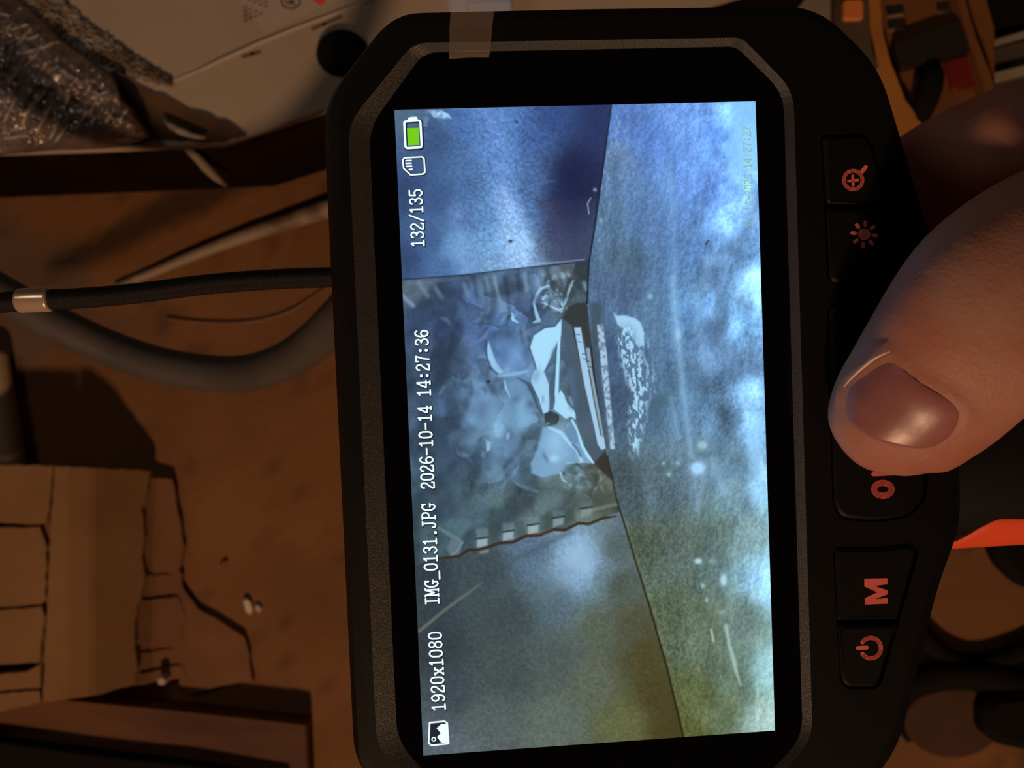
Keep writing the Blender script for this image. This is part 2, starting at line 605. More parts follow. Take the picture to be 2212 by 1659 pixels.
pb = lambda x, y: loc(x, y, ZB)
# magnifier with plus
flat_obj('zoom_symbol', join_geo(strokes_geo([circ(1843, 389, 20, 28)], 8, pb), strokes_geo([[(1858, 376), (1870, 361)]], 9, pb),
         strokes_geo([[(1833, 391), (1853, 389)], [(1842, 380), (1843, 400)]], 6, pb)), M['symbol'], b_zoom, 'red magnifier symbol with plus')
# sun
sun = [[(1866, 506), (1868, 506)]]
rays = []
for k in range(8):
    a = k * math.pi / 4 + 0.1
    rays.append([(1867 + 20 * math.cos(a), 506 + 20 * math.sin(a)), (1867 + 26 * math.cos(a), 506 + 26 * math.sin(a))])
flat_obj('light_symbol', join_geo(strokes_geo([(sun[0], 25)], 20, pb, 14), strokes_geo(rays, 8, pb)), M['symbol'], b_light, 'red sun symbol')
# OK, reading upwards
flat_obj('ok_symbol', join_geo(strokes_geo([circ(1907, 1057, 19, 28, ry=14)], 13, pb),
         strokes_geo([[(1886, 1024), (1929, 1022)], [(1909, 1020), (1885, 997)], [(1905, 1016), (1928, 996)]], 10, pb, 2)), M['symbol'], b_ok, 'red letters OK')
# M
flat_obj('menu_symbol', poly_geo([[(1867, 1250), (1917, 1249), (1917, 1262), (1889, 1266), (1917, 1275), (1917, 1284), (1890, 1294), (1918, 1292), (1918, 1304), (1869, 1306), (1868, 1292), (1895, 1279.5), (1867, 1267)]], pb), M['symbol'], b_menu, 'red letter M')
# power
flat_obj('power_symbol', join_geo(strokes_geo([circ(1881, 1400, 22, 26, -math.pi + 0.62, math.pi - 0.62)], 9, pb), strokes_geo([[(1853, 1400), (1872, 1399)]], 9, pb)), M['symbol'], b_power, 'red power symbol')

# ------------------------------------------------------------------ the picture on the display
def paint(X, Y):
    H, W = X.shape
    IMGA = np.zeros((H, W, 3))
    def idw(samples, p=3.4):
        num = np.zeros((H, W, 3)); den = np.zeros((H, W, 1))
        for (x, y, r, g, b) in samples:
            w = (1.0 / ((X - x) ** 2 + (Y - y) ** 2 + 300.0) ** (p / 2))[..., None]
            num += w * np.array([r, g, b], float); den += w
        return num / den
    A = idw([(870,250,88,108,142),(930,300,68,88,138),(1000,260,82,112,178),(1080,250,92,125,195),(1080,320,96,132,202),(1090,400,105,142,208),(1150,300,74,99,165),(1200,250,62,82,145),
             (1300,235,52,62,112),(1240,380,40,46,84),(1215,440,44,52,92),(1290,420,46,50,84),(880,420,58,76,122),(950,430,70,92,146),(1000,480,82,107,168),(1050,470,100,136,200),
             (1100,470,122,162,228),(1128,535,152,192,242),(1110,520,140,182,238),(1060,520,112,152,215),(1000,520,112,148,208),(980,540,110,146,205),(880,560,60,78,124),(930,520,72,95,150),
             (1165,470,84,108,168),(1180,540,88,98,135),(1200,500,66,74,110),(1260,540,64,74,102),(950,580,82,108,168),(1080,570,125,160,215),(1160,575,105,130,175),(1020,400,84,112,172),(1140,400,80,106,165)])
    B = idw([(885,620,82,98,120),(900,700,58,76,112),(890,800,58,78,108),(930,780,58,76,106),(960,700,64,84,130),(1000,650,64,84,128),(1060,620,76,96,128),(1130,610,80,104,140),(1140,660,76,96,138),
             (1230,600,74,86,100),(1250,640,72,88,105),(1000,780,72,92,126),(1050,720,68,90,140),(1100,700,84,118,170),(1110,770,108,148,200),(1140,760,90,122,165),(1050,860,92,126,168),(1010,880,66,86,118),
             (1080,920,126,166,202),(1125,900,112,150,192),(1140,940,84,110,140),(960,900,60,78,108),(950,980,56,74,100),(1020,1000,68,88,114),(1060,970,92,122,155),(1100,1010,80,106,138),(1000,1100,70,92,110),
             (920,1130,62,82,96),(1100,1080,78,98,112),(1150,1080,80,98,108),(1200,1060,84,102,114),(1280,1060,92,106,108),(1230,960,120,155,185),(1240,1020,105,130,150),(1290,1000,70,72,66),(1300,1060,78,84,78),(1250,780,76,98,122),(1270,870,74,92,112)])
    C = idw([(920,1250,56,68,74),(940,1400,56,66,72),(1050,1230,68,82,88),(1150,1190,92,116,138),(1250,1205,150,186,218),(1268,1225,145,180,212),(1240,1240,128,160,190),(1300,1240,104,126,138),(1330,1180,88,102,102),
             (1340,1260,82,92,82),(1200,1290,84,104,114),(1100,1330,68,80,82),(1100,1450,74,84,84),(1200,1430,84,94,92),(1300,1350,92,102,88),(1360,1350,86,88,70),(1390,1420,82,78,50),(1420,1500,78,72,42),(1455,1580,76,66,36),
             (1350,1560,100,104,70),(1280,1480,96,104,90),(1200,1560,98,110,102),(1050,1560,90,100,98),(940,1600,90,102,112),(980,1500,68,80,86),(1000,1620,95,106,112)])
    Dm = idw([(1340,260,92,126,186),(1330,340,108,138,176),(1400,300,98,138,206),(1480,260,124,170,240),(1610,250,134,188,252),(1600,350,136,192,252),(1540,300,112,160,235),(1500,400,108,150,216),(1550,420,112,156,228),(1320,480,94,124,154),
              (1400,480,98,132,178),(1460,470,100,138,190),(1500,540,98,138,188),(1580,470,132,182,238),(1625,520,120,165,215),(1560,570,104,142,184),(1620,620,150,205,250),(1330,620,84,108,138),(1340,560,88,112,135),(1400,700,98,132,162),
              (1490,680,104,148,194),(1540,640,120,165,212),(1540,720,92,125,160),(1600,700,134,188,238),(1570,780,98,130,165),(1350,850,72,92,118),(1330,760,74,96,125),(1420,850,86,116,142),(1500,860,100,136,168),(1600,860,124,168,208),
              (1640,900,146,198,242),(1560,900,100,134,165),(1350,1050,80,96,102),(1420,1050,88,108,118),(1500,1010,102,128,144),(1560,1000,96,124,140),(1640,1060,146,192,218),(1590,1080,110,140,152),(1400,1180,90,100,86),(1480,1180,94,106,98),
              (1560,1150,106,126,122),(1620,1150,128,155,160),(1655,1250,152,192,214),(1450,1330,90,96,74),(1520,1350,100,108,88),(1600,1350,112,126,116),(1655,1450,140,166,164),(1500,1500,96,98,62),(1490,1580,92,90,50),(1560,1540,106,112,84),(1580,1460,108,120,100),(1640,1560,150,165,155)])
    beam = [(1322,200),(1300,380),(1283,500),(1272,567),(1268,650),(1284,800),(1310,980),(1340,1112),(1372,1210),(1400,1300),(1440,1440),(1478,1600),(1480,1700),(1750,1700),(1750,200)]
    foil = [(840,608),(900,603),(1000,594),(1120,580),(1200,573),(1275,566),(1400,650),(1400,1095),(1343,1104),(1300,1120),(1272,1132),(1250,1130),(1220,1145),(1195,1144),(1165,1156),(1135,1158),(1108,1171),(1078,1173),(1042,1186),(1012,1188),(992,1201),(946,1206),(905,1218),(840,1222)]
    grain = fbm(X / 3.2, Y / 3.2, 11, 2)
    grainL = fbm(X / 9, Y / 9, 12, 3)
    def put(mask, col, k=1.0):
        r = np.flatnonzero(mask.max(1) > 1e-3); c = np.flatnonzero(mask.max(0) > 1e-3)
        if len(r) == 0 or len(c) == 0: return
        w = (slice(r[0], r[-1] + 1), slice(c[0], c[-1] + 1))
        a = (np.clip(mask[w], 0, 1) * k)[..., None]
        v = col[w] if isinstance(col, np.ndarray) else np.array(col, float)
        IMGA[w] = IMGA[w] * (1 - a) + v * a
    ymn, ymx, xmn, xmx = Y.min(1), Y.max(1), X.min(0), X.max(0)
    def win(x0, x1, y0, y1):
        r = np.flatnonzero((ymn < y1) & (ymx > y0)); c = np.flatnonzero((xmn < x1) & (xmx > x0))
        if len(r) == 0 or len(c) == 0: return (slice(0, 0), slice(0, 0))
        return (slice(r[0], r[-1] + 1), slice(c[0], c[-1] + 1))
    def boxed(pts, mg, fn):
        m = np.zeros((H, W))
        xs = [p[0] for p in pts]; ys = [p[1] for p in pts]
        w = win(min(xs) - mg, max(xs) + mg, min(ys) - mg, max(ys) + mg)
        m[w] = fn(X[w], Y[w])
        return m
    def pm(pts, soft=2.0):
        return boxed(pts, soft + 2, lambda x, y: sstep(soft, -soft, poly_sd(x, y, pts)))
    def sm(pts, w, soft=1.5):
        ws = w if isinstance(w, (list, tuple)) else [w / 2] * len(pts)
        return boxed(pts, soft + max(ws) + 2, lambda x, y: sstep(soft, -soft, seg_dist(x, y, pts, ws)))
    def gl(cx, cy, rx, ry, ang=0.0):
        c, s_ = math.cos(ang), math.sin(ang)
        def f(x, y):
            u = ((x - cx) * c + (y - cy) * s_) / rx; v = (-(x - cx) * s_ + (y - cy) * c) / ry
            return np.exp(-(u * u + v * v))
        return boxed([(cx, cy)], 2.8 * max(rx, ry), f)
    WH = (166, 214, 240)
    # --- upper metal panel and lower panel
    IMGA = A * np.array([0.98, 1.03, 0.94])
    put(sm([(1040, 225), (1075, 300), (1088, 400), (1105, 470)], [20, 24, 22, 20], 48), (114, 150, 210), .60)
    put(sm([(1088, 420), (1108, 490), (1128, 575)], [6, 16, 22], 34), (166, 202, 246), .85)
    put(sm([(985, 450), (998, 530), (1006, 595)], [6, 10, 12], 26), (132, 166, 218), .6)
    put(pm([(1160, 430), (1178, 500), (1192, 580), (1290, 575), (1290, 430)], 10), (74, 82, 112), .7)
    put(gl(1245, 395, 52, 105, .12), (36, 42, 76), .85); put(gl(1300, 300, 40, 90), (48, 56, 98), .5)
    put(gl(1090, 540, 60, 60), (150, 185, 235), .25)
    tex = fbm(X / 5.0, Y / 5.0, 31, 3)
    IMGA *= (1 + 0.20 * tex * sstep(0.2, 0.9, 0.4 + gl(1085, 320, 90, 160) + gl(1110, 530, 60, 80)) + 0.07 * grain + 0.05 * grainL)[..., None]
    put(pm([(925,240),(952,238),(968,246),(976,256),(958,256),(938,254)], 3) * (0.6 + 0.5 * sstep(-0.2, 0.3, fbm(X / 6, Y / 6, 5, 2))), (176, 214, 245), .9)
    put(gl(925, 262, 30, 26) * sstep(0, .3, fbm(X / 10, Y / 10, 6, 3)), (128, 152, 175), .6)
    put(sm([(1075, 412), (1130, 405), (1195, 390)], 2, 4), (125, 150, 195), .35)
    put(sm([(1272, 462), (1269, 440), (1276, 428)], 2.5), (170, 190, 215), .75)
    put(gl(1285, 410, 4, 4), (165, 185, 215), .8)
    put(gl(1103, 521, 4, 3), (25, 30, 45), .9); put(gl(1116, 264, 3, 3), (30, 40, 70), .8)
    # lower panel
    low = sstep(-3, 3, Y - np.interp(X, [840,905,946,1012,1078,1135,1195,1250,1300,1343,1800], [1222,1218,1206,1188,1173,1158,1144,1130,1120,1104,1040]))
    Cg = C * (1 + 0.10 * grain + 0.10 * fbm(X / 6, Y / 6, 77, 3))[..., None]
    put(low, Cg)
    put(low * gl(1250, 1206, 26, 40, .5), (164, 200, 228), .85); put(low * sm([(1320, 1130), (1250, 1210), (1200, 1270)], [6, 16, 16], 40), (124, 150, 170), .5)
    put(low * sm([(1390, 1330), (1425, 1470), (1458, 1610)], [4, 12, 16], 44), (78, 74, 44), .6)
    put(sm([(906, 1363), (960, 1318), (1042, 1258)], [3.5, 3, 1.5], 3), (122, 124, 112), .75)
    put(sm([(1042, 1258), (1120, 1205), (1230, 1150)], [2, 4, 6], 8), (66, 80, 86), .5)
    put(sm([(1325, 1270), (1345, 1360), (1352, 1470)], 14, 20), (70, 78, 62), .25)
    # --- crinkled foil
    fm = pm(foil, 1.5)
    Bt = B * np.array([1.02, 1.02, 0.94]) * (1 + 0.10 * fbm(X / 42, Y / 42, 43, 4) + 0.08 * grain + 0.05 * grainL)[..., None]
    hh = fbm(X / 62, Y / 62, 41, 2, .35) * 62 + fbm(X / 30, Y / 30, 42, 2, .3) * 5
    gy, gx = np.gradient(hh)
    emb = np.clip(-(gx * .75 + gy * .55), -1.4, 1.4)
    # crumpled facets: nearest-seed cells with their own tilt
    rf = np.random.default_rng(23)
    wx = X + 16 * fbm(X / 40, Y / 40, 91, 3); wy = Y + 16 * fbm(X / 40, Y / 40, 92, 3)
    wf = win(850, 1345, 560, 1230)
    xf, yf = wx[wf], wy[wf]
    bd = np.full(xf.shape, 1e9); fc = np.zeros(xf.shape)
    for i in range(170):
        sx = 850 + 480 * rf.random(); sy = 575 + 640 * rf.random()
        an = rf.random() * 6.283; am = rf.uniform(.3, 1.0); of = rf.uniform(-1, 1)
        d = (xf - sx) ** 2 + ((yf - sy) * .8) ** 2
        sh = of * .55 + am * ((xf - sx) * math.cos(an) + (yf - sy) * math.sin(an)) / 26
        m_ = d < bd
        fc[m_] = sh[m_]; bd[m_] = d[m_]
    facet = np.zeros((H, W)); facet[wf] = np.clip(fc, -1.2, 1.3)
    facet *= 0.35 + 0.65 * sstep(920, 1040, X) * sstep(1100, 1010, Y)
    Bt = Bt * (1 + 0.10 * emb[..., None] + 0.19 * facet[..., None])
    put(fm, Bt)
    def fput(mask, col, k=1.0): put(mask * fm, col, k)
    # folds along the upper edge
    fput(sm([(880, 612), (930, 609), (1010, 600)], 5, 5), (104, 122, 140), .5)
    for x0, y0, x1, y1, w, k in ((868,638,892,660,9,.7),(905,612,925,640,10,.35),(940,620,955,645,8,.4),(1002,615,1012,640,8,.45),(1050,600,1056,626,7,.45),(1068,598,1078,650,6,.7),(1078,645,1084,668,6,.5),(1133,592,1138,626,9,.6),(1170,590,1166,612,18,.45),(1198,585,1215,610,22,.4),(1262,612,1266,624,8,.7)):
        fput(sm([(x0, y0), (x1, y1)], w, 5), (140, 168, 195), k)
    for pts, k in (([(1024,600),(1030,640)],.5),([(1092,600),(1096,640),(1100,672),(1098,690)],.55),([(1118,592),(1122,625)],.5),([(985,660),(975,690),(990,705)],.5),([(950,650),(972,672)],.3),([(1245,588),(1262,600)],.4)):
        fput(sm(pts, 7, 6), (44, 54, 70), k)
    fput(sm([(1186, 616), (1168, 624), (1157, 640), (1153, 655), (1160, 682), (1164, 692), (1152, 697)], [2, 3.5, 2.5, 2, 4, 4, 1.5], 1.8), (158, 198, 228), .9)
    fput(sm([(1150, 640), (1147, 660), (1153, 690)], 4, 3), (48, 60, 82), .5)
    fput(pm([(1172,645),(1178,632),(1190,624),(1200,632),(1216,648),(1219,662),(1209,672),(1196,664),(1178,655)], 2), (120, 150, 175), .7)
    fput(sm([(1172,646),(1180,638),(1196,647),(1212,655),(1218,664),(1208,670),(1194,664),(1178,657),(1172,646)], 4.5), (164, 204, 228), .9)
    fput(sm([(1238, 606), (1228, 630), (1220, 656), (1212, 674)], [1.5, 3, 2.5, 2]), (158, 192, 215), .8)
    fput(sm([(1225, 610), (1222, 640)], 4, 3), (54, 64, 74), .6)
    fput(sm([(1184, 640), (1200, 648), (1210, 655)], 3), (62, 78, 98), .7)
    for i in range(60):
        x = 1170 + 65 * RNG.random(); y = 590 + 80 * RNG.random()
        fput(gl(x, y, 3 + 3 * RNG.random(), 2 + 2 * RNG.random(), RNG.random() * 3), (160, 190, 210) if i % 2 else (56, 66, 76), .55)
    fput(sm([(1106, 679), (1108, 690), (1119, 697)], [3, 3.5, 1], 1.8), (160, 208, 236), .9)
    fput(sm([(1097, 684), (1103, 681)], 4, 3), (30, 38, 50), .7)
    rl = np.random.default_rng(19)
    for i in range(46):
        x = 985 + 190 * rl.random(); y = 630 + 400 * rl.random(); r_ = 10 + 16 * rl.random(); an = rl.random() * 3
        fput(gl(x, y, r_, r_ * .55, an), (118, 152, 184), .40); fput(gl(x - r_ * .8, y + r_ * .3, r_ * .5, r_ * .8, an), (52, 68, 88), .45)
    for i in range(26):
        x = 880 + 130 * rl.random(); y = 640 + 480 * rl.random(); r_ = 12 + 20 * rl.random(); an = rl.random() * 3
        fput(gl(x, y, r_, r_ * .5, an), (84, 106, 132), .30); fput(gl(x - r_ * .7, y, r_ * .5, r_ * .8, an), (46, 60, 78), .40)
    for i in range(26):
        x = 960 + 210 * rl.random(); y = 640 + 420 * rl.random(); an = rl.random() * 3.1; L = 10 + 24 * rl.random(); cv = rl.uniform(-.9, .9)
        pts = [(x + L * t * math.cos(an + cv * t), y + L * t * math.sin(an + cv * t)) for t in (-1, -.5, 0, .5, 1)]
        k = .28 + .35 * rl.random() * (1 if x > 1030 else .5)
        fput(sm(pts, [.5, 3, 4.5, 3, .5], 5), (132, 168, 198), k)
        fput(sm([(p[0] - 4.5 * math.sin(an), p[1] + 4.5 * math.cos(an)) for p in pts], [.4, 3, 4, 3, .4], 6), (44, 58, 74), k * .9)
    # pads and petals
    fput(pm([(1052,732),(1075,730),(1110,728),(1140,745),(1150,785),(1138,808),(1090,815),(1065,800),(1054,770)], 14), (112, 152, 205), .55)
    fput(pm([(1055,737),(1060,750),(1066,768),(1074,786),(1088,803),(1080,808),(1064,796),(1054,774),(1051,755)], 2.5), (160, 206, 240), .85)
    fput(sm([(1050, 735), (1050, 765), (1058, 792), (1073, 808)], 3, 3), (52, 68, 95), .6)
    fput(gl(1087, 770, 14, 26), (74, 100, 138), .55); fput(gl(1137, 765, 10, 22), (68, 86, 116), .5)
    fput(sm([(1078, 812), (1110, 808), (1140, 802)], [3, 4, 2], 4), (150, 192, 225), .7)
    fput(gl(1095, 800, 10, 14), (140, 182, 218), .6)
    fput(sm([(1090, 822), (1093, 838), (1101, 856)], [1.5, 3, 1.5], 2), (152, 196, 228), .85)
    fput(pm([(1094,824),(1115,820),(1140,836),(1150,862),(1140,870),(1104,858)], 8), (116, 156, 192), .6)
    fput(sm([(1118, 816), (1140, 828), (1152, 850), (1162, 880), (1172, 898)], [1, 3, 4, 3, 1], 3), (52, 66, 84), .65)
    fput(pm([(1014,850),(1030,865),(1012,880),(996,905),(998,920),(1022,940),(1034,946),(1020,925),(1012,900),(1022,880)], 6), (96, 128, 168), .4)
    fput(pm([(995,838),(1010,842),(1012,856),(1000,862)], 5), (110, 144, 196), .4)
    fput(pm([(1014,858),(1050,850),(1110,860),(1150,880),(1148,910),(1130,935),(1105,945),(1060,940),(1030,930),(1004,905),(1010,888)], 9), (122, 162, 198), .6)
    fput(gl(1040, 880, 12, 20), (88, 114, 146), .5)
    fput(gl(1100, 940, 12, 16), (66, 84, 108), .6)
    fput(pm([(1050,950),(1062,955),(1058,972),(1051,975)], 3), (168, 208, 228), .8)
    fput(pm([(1095,935),(1102,935),(1100,950),(1093,950)], 2.5), (150, 192, 222), .7)
    fput(pm([(1046,945),(1090,952),(1125,940),(1122,965),(1098,990),(1070,985)], 9), (112, 148, 184), .6)
    fput(pm([(1040,974),(1050,976),(1046,992),(1038,985)], 4), (118, 148, 184), .6)
    fput(pm([(945,862),(960,868),(965,890),(955,902),(944,880)], 7), (92, 120, 168), .5)
    fput(pm([(1020,735),(1030,730),(1045,745),(1035,770),(1012,810),(1008,795)], 9), (88, 120, 168), .45)
    fput(sm([(975, 768), (1012, 790), (1005, 812), (985, 835)], 8, 8), (48, 62, 88), .4)
    fput(sm([(960, 835), (950, 850)], 5, 4), (116, 138, 170), .5)
    fput(gl(1055, 824, 4, 3), (20, 26, 36), .9)
    # bright plates
    P1 = [(1213,689),(1199,706),(1177,709),(1153,725),(1145,750),(1156,783),(1160,800),(1172,808),(1187,778),(1202,742),(1212,725)]
    fput(sm(P1[:7], 6, 4), (52, 66, 88), .5)
    fput(pm(P1, 1.6), WH); 
    fput(pm([(1160,796),(1177,806),(1186,833),(1185,892),(1172,893),(1162,860),(1146,826),(1153,803)], 2), (160, 204, 232))
    fput(sm([(1172, 893), (1162, 860), (1146, 826)], 2, 1.5), (40, 52, 66), .6)
    fput(gl(1158, 812, 8, 16, .3), (112, 140, 166), .5); fput(gl(1173, 862, 3, 8), (100, 130, 160), .5)
    fput(pm([(1186,832),(1196,800),(1203,748),(1200,800),(1199,858),(1194,884),(1188,886)], 1.8), (74, 98, 124), .95)
    fput(gl(1195, 765, 5, 14, .25), (92, 122, 152), .8)
    fput(pm([(1213,688),(1211,720),(1208,800),(1206,850),(1200,870),(1198,850),(1203,760),(1205,730)], 1.6), (166, 216, 240))
    fput(pm([(1202,858),(1211,842),(1218,852),(1225,871),(1240,886),(1245,896),(1243,906),(1233,900),(1222,905),(1208,893),(1196,884)], 2), (164, 212, 236))
    fput(sm([(1231, 860), (1238, 874)], 6, 3), (140, 175, 205), .7)
    fput(pm([(1176,896),(1186,889),(1206,898),(1208,906),(1203,914),(1190,921),(1177,914)], 1.6), (58, 66, 70))
    fput(sm([(1177,895),(1189,888),(1206,898),(1204,912),(1190,920),(1178,915)], 2.2), (34, 42, 48), .8)
    fput(gl(1183, 915, 4, 2.5), (150, 175, 180), .8)
    fput(pm([(1172,923),(1194,920),(1215,930),(1235,910),(1245,928),(1260,966),(1270,984),(1281,999),(1235,999),(1215,1019),(1169,1029),(1149,1021),(1146,1001),(1161,971)], 4), (128, 168, 202), .85)
    fput(gl(1200, 955, 26, 32), (152, 196, 228), .7)
    fput(pm([(1218,932),(1236,910),(1250,940),(1248,958),(1232,955)], 3), (104, 140, 172), .85)
    fput(sm([(1236,908),(1247,930),(1258,964),(1270,985),(1282,1000)], [2.5, 2, 3, 4, 2], 1.5), (168, 216, 240), .95)
    fput(sm([(1186,924),(1212,935),(1232,960),(1245,972),(1256,996)], [2, 4, 3, 2.5, 4], 2), (164, 212, 236), .8)
    fput(sm([(1238, 960), (1248, 972), (1254, 985)], 5, 3), (72, 98, 124), .7)
    fput(gl(1197, 990, 12, 9), (166, 212, 234), .8); fput(gl(1178, 988, 4, 12, -.5), (88, 112, 132), .7)
    fput(sm([(1225, 1000), (1262, 998), (1283, 999)], 3, 2), (160, 200, 222), .7)
    fput(sm([(1245, 1002), (1258, 1012), (1275, 1008)], 5, 3), (60, 74, 84), .7)
    fput(sm([(1149, 1021), (1172, 1029), (1212, 1021)], 3, 2), (150, 186, 210), .5)
    fput(sm([(1210, 1020), (1216, 1036), (1224, 1042)], [2, 3, 1]), (166, 206, 226), .8)
    fput(sm([(1248, 1010), (1250, 1025), (1240, 1036)], 4, 4), (130, 162, 186), .6)
    fput(sm([(1222, 1018), (1240, 1050), (1260, 1050)], 14, 12), (118, 142, 162), .35)
    for i in range(40):
        x = 1215 + 85 * RNG.random(); y = 1005 + 55 * RNG.random()
        fput(gl(x, y, 3 + 6 * RNG.random(), 2 + 3 * RNG.random(), RNG.random() * 3), (150, 178, 196) if i % 2 else (66, 78, 84), .4)
    # lower foil fold band and teeth
    fput(sm([(1150, 1085), (1100, 1120), (1075, 1135)], [4, 8, 12], 12), (58, 70, 80), .5)
    fput(pm([(1115,1118),(1140,1085),(1165,1040),(1155,1035),(1130,1070)], 8), (66, 80, 96), .4)
    fput(sm([(948, 1140), (985, 1163), (1000, 1172)], [3, 5, 2], 3), (112, 130, 146), .75)
    fput(pm([(975,1165),(998,1172),(992,1198),(972,1200),(965,1182)], 4), (108, 128, 138), .7)
    fput(sm([(998,1172),(990,1188),(975,1200)], 3, 2), (150, 165, 165), .6)
    for (x, y, h, b) in ((1042,1165,40,.85),(1098,1150,36,.8),(1152,1136,36,.85),(1206,1120,30,.6),(1266,1100,34,.35)):
        fput(pm([(x-13,y-h*.55),(x+12,y-h*.6),(x+12,y+12),(x-12,y+18)], 4), (120, 138, 150), .65 * b)
        fput(pm([(x-11,y+1),(x+11,y-3),(x+10,y+13),(x-12,y+19)], 3), (176, 192, 198), .75 * b)
        fput(sm([(x-13,y-1),(x+13,y-5)], 3.2, 1.5), (36, 46, 50), .85)
        fput(pm([(x+14,y-h*.6),(x+32,y-h*.7),(x+36,y+4),(x+16,y+10)], 4), (66, 76, 74), .45)
    fput(sm([(1272, 1104), (1296, 1098), (1325, 1090), (1340, 1088)], 7, 4), (140, 152, 140), .55)
    crack = [(905,1219),(946,1206),(992,1201),(1012,1188),(1042,1186),(1078,1173),(1108,1171),(1135,1158),(1165,1156),(1195,1144),(1220,1145),(1250,1130),(1272,1132),(1300,1120),(1330,1115)]
    put(sm(crack, [0.5,2,2.5,3,3,3.2,3.2,3.6,3,3,3.2,3,3,3,1.5], 1.6), (62, 44, 30), .9)
    put(sm([(1130,1161),(1150,1157),(1195,1146)], 3, 2), (120, 62, 34), .5)
    put(sm([(1040, 1193), (1052, 1190)], 7, 4), (150, 172, 172), .6)
    # upper edge line of the foil
    put(sm([(868, 604), (900, 602), (1000, 594), (1120, 580), (1200, 572), (1270, 563)], 2.6, 1.5), (36, 44, 58), .8)
    put(sm([(1130, 574), (1200, 567), (1262, 561)], 3, 2), (165, 190, 220), .5)
    # --- dark cavity with strips
    put(pm([(1236,655),(1269,652),(1274,700),(1279,760),(1300,900),(1318,985),(1340,1075),(1318,1030),(1300,1010),(1283,998),(1262,960),(1248,925),(1240,880),(1225,800),(1213,690)], 2), (78, 96, 112), .9)
    put(pm([(1228,662),(1240,656),(1269,652),(1272,700),(1279,750),(1266,752),(1255,705),(1238,706),(1214,687)], 3), (58, 62, 64), .95)
    put(pm([(1284,1000),(1306,975),(1316,985),(1328,1040),(1318,1035),(1296,1015)], 4), (56, 52, 44), .85)
    put(sm([(1230, 800), (1240, 850), (1236, 880)], 12, 8), (90, 116, 150), .5)
    put(sm([(1237, 706), (1256, 790), (1276, 880), (1296, 958)], 3, 1.5), (34, 40, 42), .85)
    put(pm([(1240,708),(1254,707),(1264,765),(1278,835),(1300,935),(1309,955),(1309,968),(1299,972),(1291,960),(1284,925),(1262,830)], 1.5), (160, 196, 224))
    put(pm([(1266,752),(1274,752),(1279,800),(1292,870),(1305,945),(1300,945),(1284,870),(1272,800)], 1.5), (138, 162, 178))
    put(sm([(1272, 800), (1284, 870), (1298, 940)], 2.5, 1.5), (58, 62, 50), .8)
    for x, y in ((1248,722),(1252,738),(1262,764),(1264,775),(1270,780),(1274,792)):
        put(sm([(x-4, y), (x+4, y+1)], 2, 1), (60, 70, 80), .7)
    put(sm([(1277, 752), (1284, 810), (1300, 900), (1310, 955)], 5, 2), (40, 42, 40), .9)
    # --- beam on the right
    bm = pm(beam, 1.5)
    streak = fbm(X / 26, Y / 90, 61, 4)
    mott = fbm(X / 45, Y / 60, 65, 4) * sstep(1420, 1560, X)
    fine = fbm(X / 4, Y / 5, 66, 3)
    ey, ex = np.gradient(fbm(X / 8, Y / 12, 67, 3) * 10)
    Dt = Dm * (1 + 0.16 * streak + 0.40 * mott * (1 - 0.6 * sstep(950, 1200, Y)) + 0.12 * fine + 0.035 * np.clip(ex + ey, -1.2, 1.2) + 0.05 * grain)[..., None]
    Dt = Dt * (1 + 0.10 * sstep(1540, 1640, X))[..., None]
    Dt = Dt * (1 + sstep(1050, 1350, Y)[..., None] * np.array([-0.03, 0.04, 0.08]))
    put(bm, Dt)
    def bput(mask, col, k=1.0): put(mask * bm, col, k)
    bput(sm([(1330, 250), (1310, 380), (1290, 520)], 30, 25) * sstep(0.05, .5, fbm(X / 5, Y / 14, 68, 3)), (150, 185, 220), .6)
    bput(sm([(1300, 620), (1330, 650)], 60, 40) * sstep(0.0, .5, fbm(X / 4, Y / 16, 69, 3)), (62, 80, 98), .5)
    bput(pm([(1274,652),(1300,655),(1298,690),(1288,760),(1312,960),(1306,965),(1280,760)], 5), (70, 84, 90), .7)
    bput(pm([(1290,702),(1302,700),(1310,760),(1322,900),(1328,970),(1319,970),(1306,860),(1293,740)], 2.5) * (0.45 + 0.75 * sstep(-0.35, 0.25, fbm(X / 5, Y / 7, 70, 3))), (176, 204, 226), .9)
    bput(pm([(1325,675),(1332,682),(1349,681),(1371,687),(1383,696),(1392,720),(1390,745),(1380,752),(1365,730),(1349,715),(1334,702)], 3), (166, 210, 240), .92)
    trail = sstep(26, 6, seg_dist(X, Y, [(1352, 720), (1366, 780), (1384, 850), (1374, 910), (1370, 980)], [4, 8, 4, 2, -8]))
    bput(trail, (104, 136, 164), .5); bput(trail * sstep(-0.10, .22, fbm(X / 4, Y / 10, 71, 3)), (170, 212, 238), .95)
    bput(sm([(1392, 730), (1402, 790), (1412, 850)], 16, 10) * sstep(0.05, .4, fbm(X / 5, Y / 13, 72, 3)), (158, 200, 228), .8)
    bput(gl(1425, 868, 28, 16, -.5), (78, 104, 118), .8)
    for pts, w, k in (([(1452, 600), (1460, 690), (1470, 790), (1482, 900), (1493, 985)], 11, .6), ([(1445, 360), (1452, 470), (1460, 600)], 8, .3), ([(1450, 860), (1465, 945)], 8, .45), ([(1505, 640), (1512, 740), (1525, 800)], 14, .35), ([(1500, 1030), (1507, 1100)], 8, .35), ([(1540, 1000), (1560, 1060)], 14, .4), ([(1530, 560), (1520, 620)], 20, .35)):
        bput(sm(pts, w, 9), (148, 192, 226), k)
    bput(gl(1464, 722, 8, 14), (158, 202, 230), .8)
